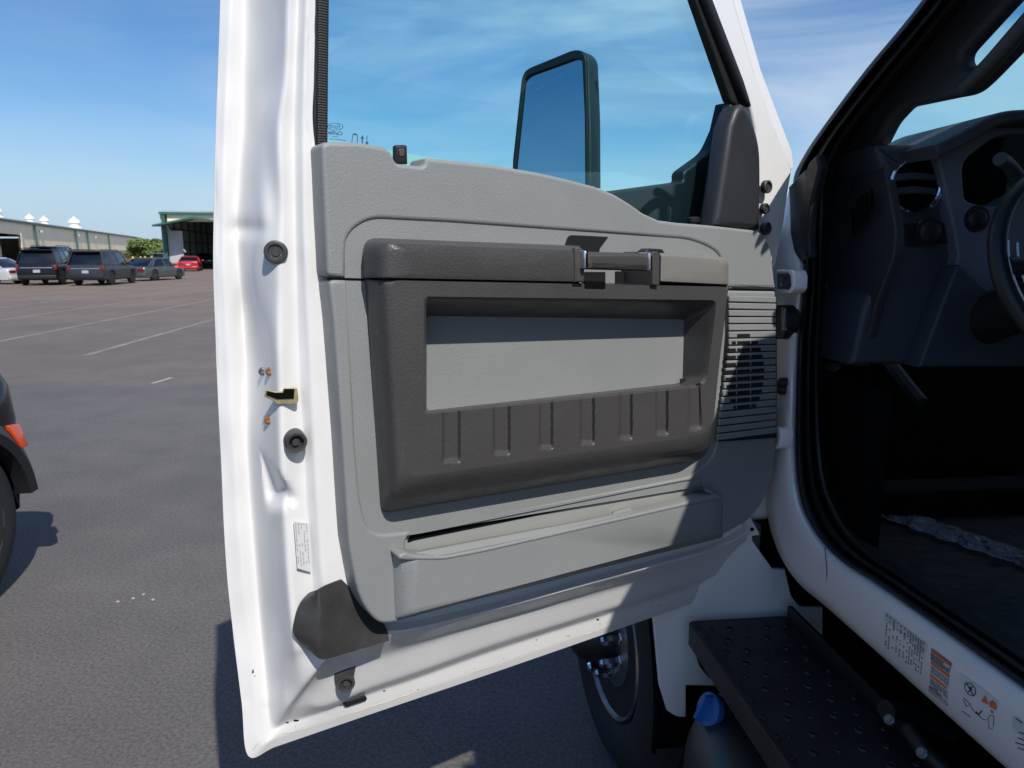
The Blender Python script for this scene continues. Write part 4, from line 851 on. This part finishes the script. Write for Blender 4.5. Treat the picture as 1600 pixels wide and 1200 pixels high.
# ------------------------------------------------------------------ dashboard
def B_(name, lps, b_, th, m, par, bev=.004, smooth=True):
    if not isinstance(lps[0], list): lps = [lps]
    return plate(name, BF, lps, -b_, th, m, par, bev, 4, smooth)
dash = B_('dashboard', [(1368, 225, 6), (1462, 225), (1478, 300), (1492, 360), (1497, 400, 8), (1480, 450, 8), (1440, 570), (1330, 570), (1350, 480), (1396, 400), (1400, 360), (1388, 290), (1372, 240)], 1.40, .20, M['dash'], truck, .012)
plate('side_panel', SF, [[(1296, 282), (1325, 240, 10), (1358, 230), (1374, 226, 5), (1388, 290), (1400, 362), (1396, 402), (1370, 470), (1346, 572), (1288, 572), (1292, 400), (1300, 330)]], -.90, .02, mat('side_panel_plastic', (.03, .033, .038), .6), dash, .004)
fv = []
for k in range(5):
    x = 1330 + k * 7.2; y0 = 318 - k * 5 + (k == 0) * 8; y1 = 369 - k * 7 - (k == 4) * 10; fv.append(flat(SF, [[(x, y0, 2), (x + 4.6, y0 - 4, 2), (x + 5.4, y1 - 4, 2), (x + 1, y1, 2)]], -.879, .002))
link('side_vent', join(*fv), M['void'], dash)
slate = B_('cluster_bezel', [[(1464, 236), (1570, 186), (1680, 180), (1680, 470), (1566, 470), (1560, 560), (1440, 570), (1482, 450), (1498, 400), (1491, 360), (1478, 300)], [(1504, 262, 12), (1512, 246, 10), (1560, 210, 20), (1660, 205), (1660, 330), (1598, 302, 6), (1560, 324, 14), (1520, 318, 10), (1508, 312, 8)]], 1.37, .06, M['dash2'], dash, .006)
B_('cluster_hood', [(1462, 226), (1490, 212), (1552, 178, 20), (1580, 171, 20), (1700, 168), (1700, 190), (1584, 190, 20), (1560, 197), (1500, 232), (1467, 246)], 1.30, .28, M['dash'], dash, .006)
B_('instrument_cluster', [(1495, 195), (1680, 190), (1680, 340), (1495, 335)], 1.50, .02, M['void'], dash, 0, False)
def bring(px, py, b_, r_, prof, m, name, seg=40, ax=None):
    return link(name, lathe(BF.un(px, py, -b_), ax if ax else (-H - R * .12).normalized(), [(h_ * r_, q_ * r_) for h_, q_ in prof], seg), m, dash, True)
ring = [(0, 1), (.10, 1.0), (.16, .96), (.18, .9), (.12, .84), (0, .82)]
bring(1430, 290, 1.40, .058, ring, mat('vent_ring_chrome', (.8, .83, .88), .28, 1), 'vent_ring')
for a0_, a1_ in ((-.6, .5), (2.5, 3.4), (-1.25, -.9)):
    pass
bring(1430, 290, 1.395, .048, [(0, 1), (.01, 1), (.01, .002)], M['void'], 'vent_opening')
for k, dy in enumerate((-14, 8)):
    B_('vent_vane', [(1396, 286 + dy, 2), (1430, 282 + dy, 8), (1464, 286 + dy, 2), (1464, 296 + dy, 2), (1430, 294 + dy, 8), (1396, 298 + dy, 2)], 1.385, .012, M['dash'], dash, .003)
for a0_, a1_ in ((-.8, .6), (2.4, 3.5), (4.6, 5.4), (1.1, 1.9)):
    c = BF.un(1430, 290, -1.388); pts = [c + (R * math.cos(t) + Z * math.sin(t)) * .054 for t in [a0_ + (a1_ - a0_) * i / 10 for i in range(11)]]
    link('chrome_ring', tube(pts, .0042, 8), M['chrome'], dash, True)
B_('switch_plate', [(1408, 350, 4), (1480, 347, 4), (1486, 380, 6), (1420, 386, 6)], 1.395, .006, M['black'], dash, .002)
bring(1449, 362, 1.392, .0265, [(0, 1), (.25, .98), (.3, .94), (.3, .88), (.5, .8), (.55, .7), (.55, .01)], M['black'], 'headlight_switch')
bring(1449, 362, 1.388, .0275, [(0, .95), (.1, 1.0), (.16, .97), (.1, .92)], M['chrome'], 'chrome_ring')
bring(1525, 342, 1.37, .027, [(0, 1), (.12, .96), (.15, .7), (.35, .6), (.4, .5), (.4, .01)], M['black'], 'ignition_lock')
B_('knee_panel', [(1498, 410, 10), (1566, 472), (1700, 480), (1700, 574), (1436, 574), (1480, 455)], 1.35, .05, M['dash'], dash, .006)
# steering column and wheel at the edge of the frame
cwh = BF.un(1722, 420, -1.12); ax = (-H + Z * .45).normalized(); u_ = R; v2 = ax.cross(u_).normalized()
pts = [cwh + (u_ * math.cos(t) + v2 * math.sin(t)) * .19 for t in [2 * math.pi * i / 48 for i in range(49)]]
whl = link('steering_wheel', tube(pts, .015, 12), M['black'], truck, True)
link('steering_column', tube([cwh, cwh - ax * .35], .05, 16), M['black'], whl, True)
link('wheel_spoke', tube([cwh - u_ * .18, cwh + ax * .01, cwh + u_ * .18], .022, 10), M['black'], whl, True)
silv = mat('satin_silver', (.7, .72, .75), .4)
for r_ in (.163, .180):
    pts = [cwh + ax * .012 + (u_ * math.cos(t) + v2 * math.sin(t)) * r_ for t in [rad(165) + rad(60) * i / 14 for i in range(15)]]
    link('silver_trim', tube(pts, .0020, 6), silv, whl, True)
link('column_stalk', tube([BF.un(1562, 248, -1.22), BF.un(1580, 262, -1.24), BF.un(1620, 320, -1.28)], .012, 10, 3), M['dash'], whl, True)
link('brake_pedal', tube([BF.un(1385, 560, -1.6), BF.un(1415, 600, -1.52), BF.un(1440, 630, -1.46)], .016, 8, 3), mat('pedal_arm', (.015, .015, .015), .5), truck, True)
# crumpled clear floor film
ps = []
rnd = random.Random(11)
for i in range(44):
    t = i / 43; cx_ = 1360 + (1640 - 1360) * t; cy_ = 786 + (885 - 786) * t ** .9
    ps.append([GF.un(cx_ + 4 * math.sin(i), cy_ + (k - 4) * 3.2, .962 + .014 * abs(pnoise(Vector((i * .5, k * .9, 0)))) + .012 * max(0, pnoise(Vector((i * .25, k * .4, 5))))) for k in range(9)])
pf = mat('plastic_film', (.30, .32, .35), .18, bump=('noise', 60, .8, .01)); pf.node_tree.nodes['Principled BSDF'].inputs['Alpha'].default_value = .55
tag(link('plastic_film', mesh(*gridmesh(ps)), pf, None), 'crumpled strip of clear plastic film on the dark cab floor', 'plastic film')

link('body_seam', tube([SF.un(1289, 856, -.772), SF.un(1291, 880, -.7578), SF.un(1292, 905, -.7578), SF.un(1291, 935, -.760)], .0012, 6, 3), M['lightink'], cab, True)
# sill stickers
def sill(px, py): return SF.un(px, py, -.7585)
srf = SF; aS = -.7575
S_('white_sticker', [(1382, 956, 3), (1448, 1006, 3), (1443, 1058, 3), (1379, 1008, 3)], .7575, .0008, M['label'], cab, 0)
S_('white_sticker', [(1583, 1118, 3), (1700, 1200), (1700, 1290), (1578, 1180)], .7575, .0008, M['label'], cab, 0)
tx = []; rnd = random.Random(5)
def skew(u, v_, q):  # bilinear in a quad TL TR BR BL
    (ax_, ay), (bx, by), (cx_, cy_), (dx_, dy_) = q
    x = (ax_ * (1 - u) + bx * u) * (1 - v_) + (dx_ * (1 - u) + cx_ * u) * v_; y = (ay * (1 - u) + by * u) * (1 - v_) + (dy_ * (1 - u) + cy_ * u) * v_; return (x, y)
def marks(q, cols, dens, cw, along='v', lo=.02, hi_=.07, aa=.7565):
    for c_ in cols:
        t = .03
        while t < .95:
            l_ = lo + rnd.random() * (hi_ - lo)
            if rnd.random() < dens:
                if along == 'v': Q = [skew(c_, t, q), skew(c_ + cw, t, q), skew(c_ + cw, t + l_, q), skew(c_, t + l_, q)]
                else: Q = [skew(t, c_, q), skew(min(t + l_, .97), c_, q), skew(min(t + l_, .97), c_ + cw, q), skew(t, c_ + cw, q)]
                tx.append(flat(SF, [Q], -aa, .0003))
            t += l_ + .03
q1 = [(1382, 956), (1448, 1006), (1443, 1058), (1379, 1008)]
marks(q1, [.05, .12, .21, .30, .38, .47, .55, .61, .67, .73, .79, .85, .91], .75, .03)
link('sticker_print', join(*tx), M['lightink'], cab); tx = []
q2 = [(1455, 1013), (1486, 1036), (1480, 1103), (1451, 1080)]
S_('warning_sticker', [q2[0], q2[1], q2[2], q2[3]], .7577, .0008, mat('warning_sticker_border', (.1, .1, .1), .5), cab, 0)
S_('warning_sticker', [(1456, 1015), (1485, 1037), (1479, 1101), (1452, 1079)], .7573, .0008, M['label'], cab, 0)
for v0, v1 in ((.02, .09), (.29, .36), (.58, .65)):
    tx.append(flat(SF, [[skew(.02, v0, q2), skew(.98, v0, q2), skew(.98, v1, q2), skew(.02, v1, q2)]], -.7566, .0003))
link('warning_band', join(*tx), M['orange'], cab); tx = []
for v0 in (.11, .145, .18, .215, .25, .39, .425, .46, .495, .53, .68, .715, .75, .785, .82, .855, .89, .93): marks(q2, [v0], .93, .017, 'h', .12, .3, .7566)
q3 = [(1503, 1055), (1560, 1098), (1556, 1148), (1501, 1105)]
# pictogram sticker: no-sign, triangle, book, figure
S_('pictogram_sticker', [(1500, 1050, 2), (1560, 1096, 2), (1557, 1152, 2), (1499, 1106, 2)], .7577, .0006, mat('clear_sticker_film', (.70, .70, .68), .35), cab, 0)
def line(p, q_, wd=1.0):
    d = Vector((q_[0] - p[0], q_[1] - p[1])); s = Vector((-d.y, d.x)).normalized() * wd / 2; tx.append(flat(SF, [[(p[0] + s.x, p[1] + s.y), (q_[0] + s.x, q_[1] + s.y), (q_[0] - s.x, q_[1] - s.y), (p[0] - s.x, p[1] - s.y)]], -.7565, .0003))
def circ(cx_, cy_, r0, r1, sk=.5):
    o = [(cx_ + r0 * math.cos(t), cy_ + r0 * 1.1 * math.sin(t) + sk * r0 * math.cos(t)) for t in [2 * math.pi * i / 28 for i in range(28)]]
    i_ = [(cx_ + r1 * math.cos(t), cy_ + r1 * 1.1 * math.sin(t) + sk * r1 * math.cos(t)) for t in [2 * math.pi * i / 28 for i in range(28)]]
    tx.append(flat(SF, [o, i_] if r1 > 0 else [o], -.7565, .0003))
circ(1515.5, 1077, 9, 8); line((1510, 1068), (1521, 1088), 1.2); line((1512, 1082), (1519, 1073), 1.4); circ(1516, 1076, 2.4, 0)
for p_, q_ in (((1505, 1090), (1513, 1097)), ((1505, 1094), (1510, 1104)), ((1510, 1104), (1516, 1101)), ((1513, 1097), (1516, 1101)), ((1516, 1103), (1522, 1112)), ((1522, 1112), (1536, 1124)), ((1536, 1124), (1542, 1125)), ((1542, 1125), (1547, 1117)), ((1547, 1117), (1553, 1119)), ((1553, 1119), (1552, 1136)), ((1545, 1138), (1545, 1124)), ((1545, 1138), (1552, 1140)), ((1503, 1111), (1516, 1120))): line(p_, q_)
circ(1550, 1112, 2.2, 1.4)
line((1525, 1112), (1529, 1117), 2); line((1529, 1117), (1534, 1110), 2)
link('sticker_print', join(*tx), M['ink'], cab); tx = []
tx.append(flat(SF, [[(1539, 1086), (1544, 1101), (1533, 1096)]], -.7565, .0003)); tx.append(flat(SF, [[(1546, 1096, 2), (1551, 1094, 2), (1556, 1100, 2), (1556, 1110), (1546, 1104)]], -.7565, .0003))
link('warning_symbol', join(*tx), M['orange'], cab); tx = []
for v_, l0, l1 in ((1122, 1587, 1597), (1144, 1592, 1612), (1153, 1590, 1612), (1160, 1586, 1612), (1168, 1590, 1612)): line((l0, v_), (l1, v_ + 8), 1.6)
link('sticker_print', join(*tx), M['ink'], cab)

# ------------------------------------------------------------------ fender, step, tank, wheel
def P_(name, lps, b_, th, m, par, bev=.002): return B_(name, lps, b_, th, m, par, bev)
fend = P_('fender_panel', [[(1160, 820), (1173, 808), (1188, 836), (1176, 838), (1176, 845), (1207, 889), (1227, 890), (1236, 930), (1250, 949, 8), (1286, 950), (1286, 993), (1272, 993), (1233, 957), (1228, 971), (1120, 971), (1085, 972), (1084, 1000), (1092, 1040, 14), (1112, 1063, 10), (1120, 1066), (1118, 1072), (1072, 1071), (1072, 1121), (1056, 1120, 8), (1042, 1110), (1030, 1070), (1020, 960), (1010, 840)]], 1.53, .012, M['white'], truck, .003)
link('fender_tab_hole', lathe(BF.un(1175, 827, -1.529), -H, [(0, .005), (.001, .005), (.001, .0004)], 14), M['void'], fend)
# wheel-arch side and fender top, reaching forward over the wheel
fp = []
for i in range(15):
    an = rad(-10 + 200 * i / 14); fp.append([T(a, 2.02 - math.cos(an) * r_, .44 + math.sin(an) * r_) for a, r_ in ((.53, .475), (.525, .468), (.53, .46), (.80, .46))])
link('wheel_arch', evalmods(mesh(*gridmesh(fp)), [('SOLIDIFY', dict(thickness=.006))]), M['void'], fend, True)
link('fender_side', hull8([T(.50, 1.56, .96), T(.50, 3.3, .96), T(.9, 3.3, .96), T(.9, 1.56, .96)], [T(.58, 1.56, 1.30), T(.58, 3.2, 1.28), T(.9, 3.2, 1.30), T(.9, 1.56, 1.34)], .03), M['white'], fend, True)
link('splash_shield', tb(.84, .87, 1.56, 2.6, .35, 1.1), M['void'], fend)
# underbody
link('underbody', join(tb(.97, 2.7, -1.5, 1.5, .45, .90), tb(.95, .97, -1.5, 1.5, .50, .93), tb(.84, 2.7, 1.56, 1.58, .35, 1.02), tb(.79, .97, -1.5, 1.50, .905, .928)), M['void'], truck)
# running board with raised grip holes
zst = .75
sa0, sa1, sb0, sb1 = .583, .815, 1.49, .10
mTT = Matrix((R, H, Z)).transposed().to_4x4()
stp = [tb(sa0, sa1, sb1, sb0, zst - .004, zst)]
step = link('running_board', evalmods(stp[0], [('BEVEL', dict(width=.0015, segments=2))]), mat('black_step_metal', (.016, .017, .02), .5, bump=('noise', 70, .3, .003), var=.4, varscale=8), truck)
bmst = bpy.data.materials['black_step_metal']
lipm = join(tb(sa0 - .012, sa0, sb1, sb0 - .01, zst - .05, zst + .008), tb(sa0, sa1, sb0, sb0 + .006, zst - .04, zst + .001))
link('step_edge', evalmods(lipm, [('BEVEL', dict(width=.003, segments=3))]), bmst, step, True)
link('step_upright', evalmods(tb(sa1, sa1 + .012, sb1, sb0, zst - .03, zst + .030), [('BEVEL', dict(width=.003, segments=3))]), bmst, step, True)
hs = []; hv = []
nb_ = 0
for i in range(28):
    for j in range(5):
        b_ = sb0 - .04 - i * .046; a = sa0 + .03 + j * .045 + (.022 if i % 2 else 0)
        if a > sa1 - .02: continue
        c = T(a, b_, zst); rr_ = .0062 if (i + j) % 2 else .004
        hs.append(lathe(c, Z, [(0, rr_ * 1.5), (.003, rr_ * 1.25), (.0042, rr_ * 1.05), (.003, rr_ * .9)], 12, False)); hv.append(lathe(c, Z, [(.0008, rr_ * .9), (.0009, rr_ * .5), (.0009, .0004)], 12))
for i in range(24): hs.append(lathe(T(sa0 + .004, sb0 - .03 - i * .055, zst + .006), Z, [(0, .007), (.004, .006), (.004, .003), (.001, .003)], 10, False))
link('grip_surface', join(*hs, boxm(mTT, sa0 + .002, sa1 - .002, sb1 + .01, sb0 - .003, zst, zst + .0006)), bmst, step, True)
for px, py in ((1390, 1125), (1441, 1177)):
    c = GF.un(px, py, .80); link('step_bolt', lathe(c, (-R * .6 + Z * .6 - H * .3), [(0, .010), (.004, .009), (.005, .006), (.009, .006), (.009, .0005)], 8), M['zinc'], step)
link('step_bracket', tube([GF.un(1385, 1110, .80), GF.un(1420, 1112, .78), GF.un(1500, 1150, .70)], .018, 10, 3), bmst, step, True)
link('step_bracket', tube([GF.un(1420, 1140, .80), GF.un(1450, 1180, .79), GF.un(1520, 1240, .75)], .014, 10, 3), bmst, step, True)
# fluid tank under the step
tkm = mat('black_tank_plastic', (.020, .021, .024), .42, bump=('noise', 30, .15, .004))
def ell(c, ra, rb_, rz, n_=2.6):
    V = []
    for i in range(1, 16):
        ph_ = -math.pi / 2 + math.pi * i / 16; row = []
        for j in range(32):
            th_ = 2 * math.pi * j / 32; f_ = lambda v_: math.copysign(abs(v_) ** (2 / n_), v_)
            row.append(T(c[0] + ra * f_(math.cos(ph_)) * f_(math.cos(th_)), c[1] + rb_ * f_(math.cos(ph_)) * f_(math.sin(th_)), c[2] + rz * f_(math.sin(ph_))))
        V.append(row)
    vs, fs = gridmesh(V, True); fs += [tuple(range(32)), tuple(14 * 32 + j for j in range(32))]; return mesh(vs, fs)
tank = link('fluid_tank', ell((.70, 1.02, .44), .20, .46, .20, 3.2), tkm, truck, True)
nk = BF.un(1118, 1112, -1.36); nax = (-R * .88 + Z * .42 - H * .15).normalized()
link('filler_neck', lathe(nk - nax * .0, nax, [(-.10, .055), (-.05, .046), (-.045, .036), (-.035, .036), (-.034, .039), (-.026, .039), (-.025, .036), (-.016, .036), (-.015, .039), (-.007, .039), (-.006, .035), (.004, .035)], 32), tkm, tank, True)
cp = nk + nax * .006
capm = join(lathe(cp, nax, [(0, .036), (.004, .038), (.016, .037), (.020, .033), (.022, .022), (.022, .0005)], 36))
pp = Z.cross(nax).normalized(); qq = nax.cross(pp)
wing = hull8([cp + nax * .015 + qq * s1 * .034 + pp * s2 * .006 for s1, s2 in ((-1, -1), (1, -1), (1, 1), (-1, 1))], [cp + nax * .042 + qq * s1 * .028 + pp * s2 * .004 for s1, s2 in ((-1, -1), (1, -1), (1, 1), (-1, 1))], .004)
link('blue_cap', join(capm, wing), M['blue'], tank, True)
link('cap_tether', tube([cp + qq * -.04, cp + qq * -.045 - nax * .03, nk - nax * .06 - qq * .03], .0022, 6, 4), M['rubber'], tank, True)
sp_ = []
for i in range(15):
    an = rad(40 + 200 * i / 14); sp_.append([T(.70 + math.cos(an) * .208, .90 + o_, .44 + math.sin(an) * .208) for o_ in (-.025, .025)])
link('tank_strap', evalmods(mesh(*gridmesh(sp_)), [('SOLIDIFY', dict(thickness=.003))]), M['alu'], tank, True)
# front wheel, steered outwards
ws = rad(5); wH = (H * math.cos(ws) - R * math.sin(ws)).normalized(); wa = Vector((-wH.y, wH.x, 0)); 
if wa.dot(R) > 0: wa = -wa          # outwards
wc = T(.525, 2.03, .43)
KW = .895
ty = link('front_wheel', lathe(wc, -wa, [(h_, r_ * KW) for h_, r_ in [(.0, .30), (-.012, .315), (-.022, .345), (-.028, .39), (-.02, .43), (.0, .462), (.018, .474), (.04, .48), (.07, .481), (.071, .470), (.078, .470), (.079, .481), (.12, .481), (.121, .470), (.128, .470), (.129, .481), (.17, .48), (.2, .47), (.22, .44), (.22, .3)]], 72), M['tyre'], truck, True)
disc = [lathe(wc, -wa, [(h_, r_ * KW) for h_, r_ in [(-.006, .298), (-.012, .292), (-.008, .284), (.02, .272), (.035, .262), (.03, .245), (.010, .215), (.0, .185), (-.004, .165), (-.010, .15), (-.012, .1)]], 64, False)]
link('rim', join(*disc), M['steel'], ty, True)
hv = []
e1 = Z; e2 = wa.cross(Z).normalized()
for k in range(10):
    an = 2 * math.pi * (k + .5) / 10; u1 = e1 * math.cos(an) + e2 * math.sin(an); c = wc - wa * .0185 + u1 * .199 + wa * .002
    ax_ = (wa + u1 * -.45).normalized()
    link('hand_hole', lathe(c + ax_ * .004, ax_, [(0, .022), (.001, .022), (.001, .0005)], 18), M['void'], ty)
for k in range(10):
    an = 2 * math.pi * k / 10; c = wc + (e1 * math.cos(an) + e2 * math.sin(an)) * .120 + wa * .008
    link('lug_nut_cover', lathe(c, wa, [(0, .023), (.006, .021), (.008, .0165), (.055, .0155), (.062, .010), (.062, .0004)], 6), M['chrome'], ty)
link('hub', lathe(wc, wa, [(0, .10), (.05, .095), (.09, .085), (.12, .06), (.125, .02), (.125, .0005)], 32), M['black'], ty, True)
